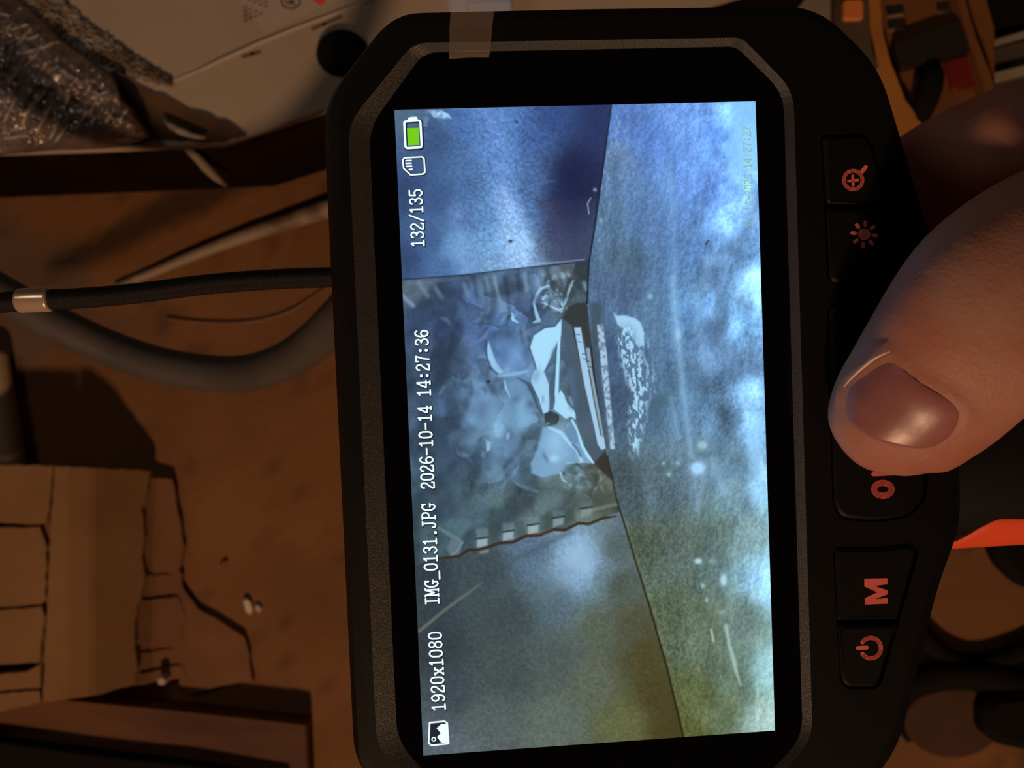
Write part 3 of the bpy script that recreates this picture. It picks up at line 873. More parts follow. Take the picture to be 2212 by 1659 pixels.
    for pts, w in (([(1560, 650), (1555, 700), (1545, 740)], 26), ([(1580, 800), (1600, 810), (1625, 800)], 20), ([(1545, 950), (1560, 985)], 20), ([(1570, 1010), (1590, 1030)], 18), ([(1610, 660), (1618, 668)], 14), ([(1640, 420), (1615, 490), (1590, 540)], 22), ([(1500, 800), (1508, 870)], 22)):
        bput(sm(pts, w, 16), (88, 118, 148), .45)
    bput(sm([(1640, 900), (1625, 1000), (1640, 1070)], 34, 24), (146, 198, 240), .55)
    bput(sstep(1560, 1590, X + 6 * fbm(X / 20, Y / 20, 81, 2)) * sstep(420, 330, Y + (X - 1600) * .6), (138, 194, 252), .75)
    bput(gl(1507, 1011, 15, 13) * 1.6, (168, 214, 250), .95)
    for x, y, rx, ry, k in ((1404,640,5,5,.6),(1518,962,11,9,.7),(1445,1025,5,5,.6),(1433,1001,3,3,.6),(1464,1000,4,4,.5),(1508,1212,8,6,.95),(1538,1212,7,5,.4),(1563,1253,7,13,1),(1518,1265,4,6,.7),(1526,1296,4,5,.6),(1632,1278,10,14,.5),(1562,1322,8,5,.3)):
        bput(gl(x, y, rx, ry) * 1.4, (172, 208, 222), k)
    bput(sm([(1536, 1360), (1541, 1384)], 5, 2.5), (168, 190, 185), .85)
    bput(sm([(1568, 1352), (1576, 1395), (1583, 1420), (1590, 1450), (1600, 1480)], [4, 3.5, 5, 3, 1.5], 4), (172, 196, 190), .8)
    bput(sm([(1530, 520), (1524, 528)], 3, 1.5), (30, 40, 60), .9)
    rough_low = sstep(900, 1300, Y) * sstep(1600, 1420, X)
    IMGA *= (1 + 0.16 * rough_low * fine * bm)[..., None]
    # dark joint between beam and panels
    put(sm([(1322, 215), (1300, 380), (1283, 500), (1272, 567), (1268, 655)], [1.8] * 5, 1.4), (24, 36, 46), .9)
    put(sm([(1312, 985), (1332, 1080), (1345, 1120), (1372, 1210), (1400, 1300), (1440, 1440), (1477, 1595)], [1.2, 1.5, 1.8, 1.8, 2, 2.2, 2.2], 1.4), (44, 38, 22), .85)
    put(sm([(1349, 1118), (1378, 1210), (1407, 1300), (1448, 1440), (1484, 1595)], 5, 4), (140, 138, 86), .25)
    IMGA = np.clip(IMGA, 4, 255) / 255.0
    return np.clip(IMGA ** 1.10 * 1.03, 0.01, 1) * 255.0

def build_display():
    w, h = 0.0952 / (16 / 9), 0.0952
    nx, ny = 389, 697
    xs = np.linspace(-w / 2, w / 2, nx); ys = np.linspace(h / 2, -h / 2, ny)
    LX, LY = np.meshgrid(xs, ys)
    # local -> pixel coordinates of the picture
    R = np.array(ROT); P = np.array(POS) - np.array(CAMP)
    Wx = R[0, 0] * LX + R[0, 1] * LY + P[0]
    Wy = R[1, 0] * LX + R[1, 1] * LY + P[1]
    Wz = R[2, 0] * LX + R[2, 1] * LY + P[2]
    PX = 1106 + FPX * Wx / -Wz; PY = 829.5 - FPX * Wy / -Wz
    img = paint(PX, PY) / 255.0
    lin_ = np.where(img <= 0.04045, img / 12.92, ((img + 0.055) / 1.055) ** 2.4)
    verts = np.stack([LX, LY, np.full(LX.shape, 0.00006)], -1).reshape(-1, 3)
    idx = np.arange(nx * ny).reshape(ny, nx)
    faces = np.stack([idx[:-1, :-1], idx[1:, :-1], idx[1:, 1:], idx[:-1, 1:]], -1).reshape(-1, 4)
    me = bpy.data.meshes.new('display')
    me.vertices.add(len(verts)); me.vertices.foreach_set('co', verts.astype(np.float32).ravel())
    nf = len(faces)
    me.loops.add(nf * 4); me.loops.foreach_set('vertex_index', faces.astype(np.int32).ravel())
    me.polygons.add(nf); me.polygons.foreach_set('loop_start', np.arange(0, nf * 4, 4, dtype=np.int32))
    me.update(calc_edges=True)
    ca = me.color_attributes.new('Picture', 'FLOAT_COLOR', 'POINT')
    ca.data.foreach_set('color', np.concatenate([lin_.reshape(-1, 3), np.ones((nx * ny, 1))], 1).astype(np.float32).ravel())
    m = mat('lit_display', (0.003, 0.003, 0.004), 0.12, spec=0.2)
    nt = m.node_tree; b = nt.nodes['Principled BSDF']
    a = nt.nodes.new('ShaderNodeVertexColor'); a.layer_name = 'Picture'
    nt.links.new(a.outputs['Color'], b.inputs['Emission Color'])
    b.inputs['Emission Strength'].default_value = 1.06
    me.materials.append(m)
    o = bpy.data.objects.new('display', me); COL.objects.link(o); o.parent = mon
    o['label'] = 'lit display showing a bluish inspection picture of torn foil'
    return o
display = build_display()

# lettering of the display: a small serif stroke font on a 10 x 16 cell (x right, y up, cap height 14)
GL = {
 '0': [[(5,0),(2.6,1.2),(1.6,4),(1.6,10),(2.6,12.8),(5,14),(7.4,12.8),(8.4,10),(8.4,4),(7.4,1.2),(5,0)]],
 '1': [[(5,0),(5,14),(2.4,11.6)],[(2.2,0),(7.8,0)]],
 '2': [[(1.8,10.5),(2.2,12.6),(4.6,14),(7,13.2),(8,11),(7.4,8.6),(4.2,5),(1.8,1.6),(1.8,0),(8.2,0),(8.4,2.2)]],
 '3': [[(1.8,11.5),(2.6,13.2),(5,14),(7.4,13),(8,10.8),(7,8.4),(4.4,7.6)],[(5,7.6),(7.6,6.4),(8.4,4),(7.6,1.4),(5,0),(2.6,.6),(1.5,2.4)]],
 '4': [[(6.8,0),(6.8,14),(5.8,13.6),(1.4,5),(1.4,4.2),(8.8,4.2)],[(4.8,0),(8.4,0)]],
 '5': [[(8,14),(2.4,14),(2,7.6),(4.8,8.6),(7.4,7.6),(8.4,5),(7.8,1.8),(5.2,0),(2.8,.6),(1.5,2.6)]],
 '6': [[(8,12),(6.8,13.7),(4.8,14),(2.6,12.4),(1.6,8.6),(1.6,4),(2.8,1),(5,0),(7.4,1.2),(8.4,4),(7.4,6.8),(5,7.8),(2.6,6.6),(1.7,4.5)]],
 '7': [[(1.8,11.8),(1.8,14),(8.2,14),(5.4,6.5),(4.4,0)]],
 '8': [[(5,7.6),(2.8,8.8),(2.1,10.8),(2.8,13),(5,14),(7.2,13),(7.9,10.8),(7.2,8.8),(5,7.6),(2.4,6.2),(1.5,3.8),(2.4,1.1),(5,0),(7.6,1.1),(8.5,3.8),(7.6,6.2),(5,7.6)]],
 '9': [[(2,2),(3.2,.3),(5.2,0),(7.4,1.6),(8.4,5.4),(8.4,10),(7.2,13),(5,14),(2.6,12.8),(1.6,10),(2.6,7.2),(5,6.2),(7.4,7.4),(8.3,9.5)]],
 '/': [[(1.4,-1),(8.6,15)]],
 '-': [[(1.4,6.5),(8.6,6.5)]],
 '_': [[(0.4,-2),(9.6,-2)]],
 '.': [([(4.8,.5),(5.2,.5)],2.8)],
 ':': [([(4.8,2.6),(5.2,2.6)],2.8),([(4.8,9),(5.2,9)],2.8)],
 'I': [[(5,0),(5,14)],[(2.2,0),(7.8,0)],[(2.2,14),(7.8,14)]],
 'M': [[(1.9,0),(1.9,14),(5,4.5),(8.1,14),(8.1,0)],[(.6,0),(3.3,0)],[(6.7,0),(9.4,0)],[(.6,14),(1.9,14)],[(8.1,14),(9.4,14)]],
 'G': [[(8.2,10.2),(8,12.2),(5.6,14),(3,12.8),(1.6,9.5),(1.6,4.5),(3,1.2),(5.4,0),(7.8,1.2),(7.8,5)],[(5.2,5.4),(9.2,5.4)],[(8.2,14),(8.2,10.2)]],
 'J': [[(6,14),(6,3),(5,.5),(3.2,0),(1.6,1),(1.4,3)],[(3.6,14),(8.4,14)]],
 'P': [[(2.6,0),(2.6,14)],[(1.2,14),(6.4,14),(8.3,12.8),(8.6,10.4),(8,8),(6.2,7),(2.6,7)],[(1.2,0),(4.8,0)]],
 'x': [[(1.8,0),(8.2,9)],[(8.2,0),(1.8,9)],[(1,9),(3.2,9)],[(6.8,9),(9,9)],[(1,0),(3.2,0)],[(6.8,0),(9,0)]],
}
ZT = 0.00012
def text_geo(s, start, end, height, w, z=ZT):
    """start/end: pixel points on the baseline; letters stand towards the left of the photograph"""
    a = np.array(start, float); b = np.array(end, float)
    n = len(s)
    d = (b - a) / n
    upv = np.array([d[1], -d[0]]); upv /= np.linalg.norm(upv)
    if upv[0] > 0: upv = -upv
    st = []
    for i, ch in enumerate(s):
        for g in GL.get(ch, []):
            ww = w
            if isinstance(g, tuple): g, ww = g[0], w * g[1] / 1.5
            pts = [tuple(a + d * (i + gx / 10.0) + upv * (gy / 14.0 * height)) for gx, gy in g]
            st.append((pts, ww))
    return strokes_geo(st, w, lambda x, y: loc(x, y, z), 4)
M['txt'] = mat('white_screen_text', (0.02, 0.02, 0.02), 0.3, emit=(0.86, 1.0, 1.05, 1))
M['txtshadow'] = mat('dark_screen_outline', (0.005, 0.005, 0.006), 0.3, emit=(0.010, 0.016, 0.030, 1))
M['green'] = mat('green_screen_fill', (0.01, 0.02, 0.01), 0.3, emit=(0.18, 0.62, 0.010, 1))
M['olive'] = mat('olive_screen_text', (0.01, 0.02, 0.01), 0.3, emit=(0.27, 0.45, 0.36, 1))
for nm, s, a, b, hh in (('resolution_text', '1920x1080', (962, 1536), (953, 1363), 28), ('file_name_text', 'IMG_0131.JPG', (948, 1307), (939, 1086), 28),
                        ('date_time_text', '2026-10-14 14:27:36', (938, 1057), (924, 711), 28), ('picture_count_text', '132/135', (916, 534), (911, 407), 27)):
    flat_obj('text_shadow', text_geo(s, (a[0] + 1, a[1] + 1), (b[0] + 1, b[1] + 1), hh, 6.0, ZT - 0.00002), M['txtshadow'], display)
    flat_obj(nm, text_geo(s, a, b, hh, 3.6), M['txt'], display, 'white serif text reading ' + s)
flat_obj('faint_stamp_text', text_geo('10-14-2026 14:27:27', (1628, 490), (1621, 272), 17, 1.8), M['olive'], display, 'faint olive date stamp at the picture edge')
pt = lambda x, y: loc(x, y, ZT)
pt2 = lambda x, y: loc(x, y, ZT - 0.00002)
pt3 = lambda x, y: loc(x, y, ZT + 0.00002)
def rect_loop(c, r=4):
    return [(x, y) for x, y in round_poly([(p[0], p[1], r) for p in c], r, 3)]
bat = rect_loop([(873, 262), (908, 260), (911, 318), (876, 320)], 5)
flat_obj('battery_shadow', strokes_geo([bat + [bat[0]]], 9, lambda x, y: pt2(x + 1.5, y + 1.5)), M['txtshadow'], display)
flat_obj('battery_icon', join_geo(strokes_geo([bat + [bat[0]]], 5, pt), strokes_geo([[(885, 257), (898, 256)]], 8, pt)), M['txt'], display, 'white battery outline')
flat_obj('battery_level', poly_geo([[(879, 277), (904, 276), (906, 313), (881, 314)]], pt3), M['green'], display, 'green battery fill')
sd = [(874, 341), (912, 339), (916, 343), (918, 372), (914, 376), (887, 378), (872, 364), (870, 345), (874, 341)]
flat_obj('card_shadow', strokes_geo([sd], 6, lambda x, y: pt2(x + 1, y + 1)), M['txtshadow'], display)
flat_obj('memory_card_icon', join_geo(strokes_geo([sd], 3.4, pt), strokes_geo([[(877, 347), (888, 346.5)], [(877, 353), (888, 352.5)], [(878, 359.5), (889, 359)], [(884, 366.5), (890, 366)]], 3.4, pt)), M['txt'], display, 'white memory card symbol')
pic = [(928, 1561), (960, 1558), (966, 1562), (969, 1606), (963, 1607), (932, 1610), (926, 1605), (928, 1561)]
flat_obj('picture_icon_frame', poly_geo([[(930, 1561), (962, 1558), (967, 1565), (968, 1605), (962, 1608), (931, 1609), (927, 1603)]], pt2), M['txtshadow'], display)
flat_obj('picture_icon', join_geo(strokes_geo([pic], 3.6, pt), poly_geo([[(954, 1563), (967, 1564), (968, 1604), (953, 1604), (944, 1592), (952, 1584), (943, 1573)]], pt),
         strokes_geo([circ(937, 1597, 4, 14)], 2.4, pt)), M['txt'], display, 'white picture symbol with mountains')

# ------------------------------------------------------------------ clear tape over the top edge
def build_tape():
    m = bpy.data.materials.new('clear_tape'); m.use_nodes = True
    nt = m.node_tree
    b = nt.nodes['Principled BSDF']
    b.inputs['Base Color'].default_value = (0.55, 0.42, 0.32, 1)
    b.inputs['Roughness'].default_value = 0.35
    tr = nt.nodes.new('ShaderNodeBsdfTransparent')
    mx = nt.nodes.new('ShaderNodeMixShader'); mx.inputs[0].default_value = 0.13
    nt.links.new(tr.outputs[0], mx.inputs[1]); nt.links.new(b.outputs[0], mx.inputs[2])
    nt.links.new(mx.outputs[0], nt.nodes['Material Output'].inputs[0])
    rows = [(-160, 980, 1078, ZF + .0012), (-60, 977, 1073, ZF + .0010), (0, 975, 1070, ZF + .0008), (30, 973, 1067, ZF + .0005), (60, 971, 1063, ZF + .0003), (90, 971, 1061, ZF + .00025), (110, 970, 1059, .0012), (118, 970, 1057, .0007), (126, 971, 1056, .0003)]
    V, F = [], []
    n = 9
    for y, x0, x1, z in rows:
        for k in range(n):
            f = k / (n - 1)
            V.append(dev2world(loc(x0 + (x1 - x0) * f, y - 3 * f + 6 * (f - .5) ** 2, z)))
    N = len(V)
    nv = ROT @ Vector((0, 0, 1))
    V += [v - nv * 0.00006 for v in V]
    for i in range(len(rows) - 1):
        for k in range(n - 1):
            a = i * n + k
            F.append((a, a + 1, a + n + 1, a + n)); F.append((N + a, N + a + 1, N + a + n + 1, N + a + n))
    for i in range(len(rows) - 1):
        for k in (0, n - 1):
            a = i * n + k; F.append((a, a + n, N + a + n, N + a))
    for k in range(n - 1):
        for i in (0, len(rows) - 1):
            a = i * n + k; F.append((a, a + 1, N + a + 1, N + a))
    mesh_obj('clear_tape', V, F, m, None, smooth=False, label='strip of clear brownish tape stuck over the top edge of the monitor', cat='tape')
build_tape()

# ------------------------------------------------------------------ gooseneck cable and ferrule
def build_cable():
    root = thing('gooseneck_cable', 'black ribbed gooseneck cable with a brass ferrule running into the monitor side', 'cable', at(75, 648, 0.178))
    o0 = root.location
    ctrl = [(-1500, 1050, .452), (-1150, 930, .40), (-700, 780, .26), (-400, 712, .196), (-260, 690, .186), (-100, 668, .183), (40, 650, .180), (160, 645, .179), (300, 633, .178), (450, 614, .178), (600, 603, .179), (740, 598, .181)]
    P = spline(ctrl, 700)
    path = [at(*p) - o0 for p in P]
    rad = [(22.0 / FPX * P[i][2]) * (1.0 + 0.035 * math.sin(i * 2.1)) for i in range(len(P))]
    tube('cable_sheath', path, rad, M['cable'], 20, root)
    fp = [p for p in P if 41 <= p[0] <= 109]
    nf = len(fp)
    r = 26.5 / FPX * .18
    fr = [r * (0.93 + 0.07 * min(1, min(i, nf - 1 - i) / 2.0)) for i in range(nf)]
    tube('ferrule', [at(*p) - o0 for p in fp], fr, M['copper'], 40, root, label='shiny brass ferrule')
build_cable()

# ------------------------------------------------------------------ the hand
def loft(sections, nseg=40, ex=2.25, up_hint=Vector((0, 0, 1))):
    """sections: (center, half width, half thickness up, half thickness down); closed tube with rounded cross-section"""
    n = len(sections)
    V, F = [], []
    for i, (c, hw, hu, hd) in enumerate(sections):
        t = (sections[min(i + 1, n - 1)][0] - sections[max(i - 1, 0)][0]).normalized()
        up = (up_hint - t * up_hint.dot(t)).normalized()
        s = t.cross(up)
        for k in range(nseg):
            a = 2 * math.pi * k / nseg
            ca, sa = math.cos(a), math.sin(a)
            x = math.copysign(abs(ca) ** (2 / ex), ca) * hw
            y = math.copysign(abs(sa) ** (2 / ex), sa) * (hu if sa > 0 else hd)
            V.append(c + s * x + up * y)
    for i in range(n - 1):
        F += ring_faces(i * nseg, (i + 1) * nseg, nseg)
    F.append(tuple(range(nseg))); F.append(tuple((n - 1) * nseg + k for k in range(nseg)))
    return V, F

def skin_material():
    m = mat('skin', (0.42, 0.140, 0.095), 0.55, col2=(0.47, 0.245, 0.185), scale=75, detail=3, sub=0.25, spec=0.35, contrast=(0.3, 0.7))
    nt = m.node_tree
    b = nt.nodes['Principled BSDF']
    tc = nt.nodes.new('ShaderNodeTexCoord')
    # fine skin relief: cells plus transverse creases
    vo = nt.nodes.new('ShaderNodeTexVoronoi'); vo.inputs['Scale'].default_value = 1500
    n1 = nt.nodes.new('ShaderNodeTexNoise'); n1.inputs['Scale'].default_value = 260; n1.inputs['Detail'].default_value = 6
    mp = nt.nodes.new('ShaderNodeMapping'); mp.inputs['Rotation'].default_value = (0, 0, math.radians(-60)); mp.inputs['Scale'].default_value = (1.0, 0.16, 1.0)
    n2 = nt.nodes.new('ShaderNodeTexNoise'); n2.inputs['Scale'].default_value = 420; n2.inputs['Detail'].default_value = 3
    for n in (vo, n1): nt.links.new(tc.outputs['Object'], n.inputs['Vector'])
    nt.links.new(tc.outputs['Object'], mp.inputs[0]); nt.links.new(mp.outputs[0], n2.inputs['Vector'])
    ad = nt.nodes.new('ShaderNodeMath'); ad.operation = 'MULTIPLY_ADD'; ad.inputs[1].default_value = 0.25
    nt.links.new(vo.outputs['Distance'], ad.inputs[0]); nt.links.new(n1.outputs['Fac'], ad.inputs[2])
    ad2 = nt.nodes.new('ShaderNodeMath'); ad2.operation = 'MULTIPLY_ADD'; ad2.inputs[1].default_value = 0.8
    nt.links.new(n2.outputs['Fac'], ad2.inputs[0]); nt.links.new(ad.outputs[0], ad2.inputs[2])
    bp = nt.nodes.new('ShaderNodeBump'); bp.inputs['Strength'].default_value = 0.35; bp.inputs['Distance'].default_value = 0.0004
    nt.links.new(ad2.outputs[0], bp.inputs['Height']); nt.links.new(bp.outputs[0], b.inputs['Normal'])
    return m

def build_hand():
    mm = 0.001
    # thumb: (left edge px, right edge px, centre depth, half thick up, half thick down)
    T = [((1862, 1001), (1880, 1008), .1632, .8, .8),
         ((1828, 968), (1925, 1021), .1628, 3.2, 3.6),
         ((1800, 930), (1975, 1022), .1622, 5.0, 4.8),
         ((1787, 880), (2030, 1006), .1612, 6.2, 5.8),
         ((1796, 838), (2078, 981), .1602, 6.9, 6.6),
         ((1818, 797), (2120, 952), .1592, 7.4, 7.2),
         ((1845, 750), (2162, 926), .1580, 7.9, 7.6),
         ((1876, 698), (2206, 892), .1568, 8.4, 8.0),
         ((1910, 640), (2248, 858), .1556, 9.0, 8.4),
         ((1946, 582), (2292, 818), .1548, 9.4, 8.8),
         ((1990, 524), (2330, 786), .1546, 9.3, 9.0),
         ((2050, 470), (2380, 765), .1552, 9.0, 9.4),
         ((2120, 422), (2430, 750), .1566, 9.0, 10.0),
         ((2212, 374), (2490, 740), .1590, 9.4, 11.0),
         ((2320, 330), (2570, 740), .1630, 10.5, 12.0),
         ((2440, 290), (2650, 690), .1690, 11.0, 12.0),
         ((2560, 240), (2740, 600), .1840, 13.0, 13.0),
         ((2690, 240), (2850, 640), .2010, 14.0, 14.0)]
    sec = []
    for L, R_, d, u, dn in T:
        a = at(L[0], L[1], d); b = at(R_[0], R_[1], d)
        sec.append(((a + b) / 2, (b - a).length / 2, u * mm, dn * mm))
    # densify
    arr = spline([(*s[0], s[1], s[2], s[3]) for s in sec], 70)
    sec2 = [(Vector(r[:3]), max(r[3], .0003), max(r[4], .0003), max(r[5], .0003)) for r in arr]
    tv, tf = loft(sec2)
    bvh = BVHTree.FromPolygons([tuple(v) for v in tv], tf)
    def hit(px, py):
        dr = (at(px, py, 1.0) - CAMP).normalized()
        h = bvh.ray_cast(CAMP, dr)
        return h[0], dr
    geos = [(tv, tf)]
    def finger(pts, seg=28):
        A = spline([(*at(p[0], p[1], p[2]), p[3] * mm, p[4] * mm) for p in pts], 40)
        return loft([(Vector(r[:3]), max(r[3], .0003), max(r[4], .0003), max(r[4], .0003)) for r in A], seg, 2.1)
    geos.append(finger([(2620, 300, .196, 12, 11), (2440, 250, .197, 11, 10.5), (2300, 272, .199, 10.2, 10), (2180, 305, .200, 9.8, 9.6), (2060, 355, .2005, 9.4, 9.2), (1950, 420, .201, 9.0, 8.8), (1850, 478, .201, 8.6, 8.2), (1770, 525, .201, 7.6, 7.2), (1730, 548, .201, 4.5, 4.0), (1720, 554, .201, .8, .8)]))
    geos.append(finger([(2660, 470, .204, 12, 11), (2480, 470, .206, 11, 10.5), (2320, 520, .208, 10, 10), (2190, 590, .208, 9.4, 9.4), (2090, 680, .208, 9, 9), (2020, 760, .208, 8.4, 8), (1975, 815, .208, 6.5, 6), (1962, 830, .208, .8, .8)]))
    geos.append(finger([(2690, 620, .206, 11.5, 11), (2520, 640, .209, 10.5, 10), (2370, 690, .211, 9.8, 9.6), (2250, 770, .211, 9.2, 9), (2160, 860, .210, 8.6, 8.4), (2105, 930, .210, 7.5, 7), (2085, 955, .210, .8, .8)]))
    geos.append(finger([(2720, 770, .206, 10, 10), (2560, 800, .209, 9, 9), (2440, 850, .211, 8.4, 8.2), (2350, 910, .211, 7.8, 7.6), (2290, 980, .210, 7, 6.8), (2262, 1025, .210, 5, 5), (2255, 1038, .210, .8, .8)]))
    # palm, wrist and forearm, out of frame to the right
    A = spline([(*at(2400, 500, .205), 8 * mm, 8 * mm), (*at(2520, 530, .210), 24 * mm, 11 * mm), (*at(2700, 560, .214), 33 * mm, 14 * mm), (*at(2950, 600, .216), 35 * mm, 16 * mm), (*at(3250, 640, .216), 29 * mm, 18 * mm), (*at(3500, 660, .214), 27 * mm, 20 * mm), (*at(4100, 700, .205), 31 * mm, 24 * mm), (*at(4800, 730, .21), 35 * mm, 28 * mm)], 40)
    geos.append(loft([(Vector(r[:3]), r[3], r[4], r[4]) for r in A], 36, 2.2))
    # raised rim of skin round the nail
    rim = [(1822, 900), (1816, 868), (1824, 828), (1852, 802), (1890, 777), (1926, 757), (1952, 778), (1982, 812), (2030, 842), (2068, 862), (2090, 890), (2078, 925), (2048, 955)]
    RP = spline(rim, 60)
    pts, rd = [], []
    for i, (x, y) in enumerate(RP):
        h, dr = hit(x, y)
        if h is None: continue
        pts.append(h + dr * 0.0006); rd.append(0.00095 * min(1, .35 + min(i, 59 - i) / 10))
    geos.append(tube_geo(pts, rd, 10))
    V, F = join_geo(*[([Vector(v) for v in g[0]], g[1]) for g in geos])
    me = bpy.data.meshes.new('hand_raw')
    me.from_pydata([tuple(v) for v in V], [], F)
    bm = bmesh.new(); bm.from_mesh(me)
    bmesh.ops.recalc_face_normals(bm, faces=bm.faces)
    bm.to_mesh(me); bm.free()
    tmp = bpy.data.objects.new('hand_raw', me); COL.objects.link(tmp)
    r = tmp.modifiers.new('remesh', 'REMESH'); r.mode = 'VOXEL'; r.voxel_size = 0.00065; r.use_smooth_shade = True
    s = tmp.modifiers.new('smooth', 'SMOOTH'); s.factor = 0.5; s.iterations = 6
    dg = bpy.context.evaluated_depsgraph_get()
    me2 = bpy.data.meshes.new_from_object(tmp.evaluated_get(dg))
    bpy.data.objects.remove(tmp, do_unlink=True)
    me2.materials.clear(); me2.materials.append(skin_material())
    me2.polygons.foreach_set('use_smooth', [True] * len(me2.polygons))
    me2.name = 'hand'
    hand = bpy.data.objects.new('hand', me2); COL.objects.link(hand)
    tag(hand, 'bare hand gripping the monitor from the right, thumb pressing the OK button', 'hand')
    # nail, curved with the thumb
    nl = [(1826, 893), (1823, 868), (1832, 834), (1866, 802), (1900, 780), (1928, 766)]           # left edge, tip to root
    nr = [(2022, 964), (2050, 948), (2072, 924), (2082, 898), (2076, 884), (2068, 874)]            # right edge, tip to root
    tipc = [(1826, 893), (1846, 920), (1884, 945), (1930, 961), (1985, 969), (2022, 964)]
    rootc = [(1928, 766), (1952, 795), (1990, 826), (2026, 848), (2052, 862), (2068, 874)]
    nu, nv = 22, 22
    SL, SR, ST, SB = spline(nl, nv), spline(nr, nv), spline(tipc, nu), spline(rootc, nu)
    V, F = [], []
    for j in range(nv):
        v = j / (nv - 1)
        for i in range(nu):
            u = i / (nu - 1)
            p = (1 - u) * SL[j] + u * SR[j] + (1 - v) * ST[i] + v * SB[i] - ((1 - u) * (1 - v) * SL[0] + u * (1 - v) * SR[0] + (1 - u) * v * SL[-1] + u * v * SR[-1])
            h, dr = hit(p[0], p[1])
            lift = 0.0013 * (1 - (2 * abs(u - .5)) ** 2) * (1 - 0.75 * v ** 3) - 0.00012
            V.append(h - dr * lift)
    N = len(V)
    V += [v - Vector((0, 0, 0.0006)) for v in V]
    for j in range(nv - 1):
        for i in range(nu - 1):
            a = j * nu + i
            F.append((a, a + 1, a + nu + 1, a + nu)); F.append((N + a, N + a + 1, N + a + nu + 1, N + a + nu))
    for j in range(nv - 1):
        for i in (0, nu - 1):
            a = j * nu + i; F.append((a, a + nu, N + a + nu, N + a))
    for i in range(nu - 1):
        for j in (0, nv - 1):
            a = j * nu + i; F.append((a, a + 1, N + a + 1, N + a))
    nm = mat('nail', (0.34, 0.125, 0.12), 0.34, col2=(0.37, 0.15, 0.145), scale=200, sub=0.15, spec=0.5, bump=0.03, bscale=500)
    mesh_obj('thumbnail', V, F, nm, hand, smooth=True, label='short glossy thumb nail')
    # dry white skin edge beside the nail
    fl_m = mat('dry_skin', (0.80, 0.62, 0.50), 0.7)
    for nm_, line, r0 in (('dry_skin_edge', [(1823, 836), (1838, 818), (1860, 797), (1885, 777), (1905, 766), (1922, 759)], 0.00019),):
        pts = []
        for x, y in spline(line, 30):
            h, dr = hit(x, y)
            pts.append(h - dr * 0.0010)
        tube(nm_, pts, [r0 * (0.3 + 0.9 * math.sin(math.pi * i / 29)) for i in range(30)], fl_m, 8, hand, label='thin edge of dry pale skin beside the nail')
build_hand()

# ------------------------------------------------------------------ metal box, upper left
BH = 0.09
def bx(px, py, dz=0.0): return fl(px, py, BH + dz)
def build_box():
    o = bx(400, 150)
    o = Vector((o.x, o.y, 0))
    root = thing('metal_box', 'dull grey painted metal box with sides coloured dark as shade, upper left corner', 'box', o)
    outline = [(-420, 345), (200, 325), (480, 312), (545, 291), (700, 240), (1000, 152), (1560, 2), (1800, -70), (1700, -330), (-420, -330)]
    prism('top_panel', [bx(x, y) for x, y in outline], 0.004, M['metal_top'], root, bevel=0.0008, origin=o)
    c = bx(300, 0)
    prism('shade_side', [bx(x, y, -0.004) + (c - bx(x, y)).normalized() * 0.0015 for x, y in outline], BH - 0.004, M['shade_side'], root, origin=o, label='side of the box, coloured near black as shade')  # side coloured near black to stand for the shade below the panel
    tube('seam_ridge', [bx(*p) - o for p in ((300, 205), (430, 152), (480, 128), (560, 92), (640, 60), (800, 0), (900, -40))], [.0002, .0006, .0008, .0008, .0007, .0006, .0005], M['sticker'], 8, root, label='pale raised seam')
    # round black plug
    V = []
    n = 32
    for rr, z in ((0.001, .0038), (.006, .0036), (.0082, .0024), (.0088, 0.0), (.0088, -.001)):
        V.append((rr, z))
    c = bx(740, 116) - o
    vs, fs = [], []
    for rr, z in V:
        for k in range(n):
            a = 2 * math.pi * k / n
            vs.append(c + Vector((rr * math.cos(a), rr * 0.9 * math.sin(a), z)))
    for i in range(len(V) - 1): fs += ring_faces(i * n, (i + 1) * n, n)
    fs.append(tuple(range(n))); fs.append(tuple((len(V) - 1) * n + k for k in range(n)))
    mesh_obj('rubber_plug', vs, fs, M['black'], root, smooth=True, label='round black rubber plug in the panel')
    # sticker with print
    st = prism('sticker', [bx(x, y, .0004) for x, y in ((490, -30), (572, 64), (584, 65), (690, 14), (800, -50), (780, -120))], 0.0004, M['sticker'], root, origin=o, label='cream warning sticker with faded print')
    def pi(x, y): return bx(x, y, .00055) - o
    flat_obj('sticker_lines', strokes_geo([([(524 + i * 11 + 3, 6 + j * 10 - i * 5), (524 + i * 11 + 9, 6 + j * 10 - i * 5 - 3)], 2.6) for i in range(5) for j in range(5) if 6 + j * 10 - i * 5 + (524 + i * 11 - 510) * -0.9 < 44 and (i * 7 + j * 3) % 5 != 0], 2.6, pi), M['ink'], st)
    flat_obj('sticker_emblem', join_geo(strokes_geo([circ(628, 4, 20, 30, ry=14)], 3, pi), strokes_geo([([(616, 4), (626, 8), (634, 0)], 4), ([(622, -4), (636, 10)], 4)], 4, pi)), M['ink'], st, 'round printed emblem')
    flat_obj('sticker_red_corner', poly_geo([[(668, -6), (690, 12), (704, 5), (700, -14), (680, -24)]], pi), M['redink'], st, 'red printed corner')
    # dents and scuffs
    for k, pts in enumerate(([(675, 62), (700, 52), (735, 36)], [(525, 122), (545, 116), (560, 112)])):
        flat_obj('scuff', strokes_geo([(pts, 8)], 8, lambda x, y: bx(x, y, .00012) - o, 5), M['ink'], root, 'dark scuff mark')
build_box()

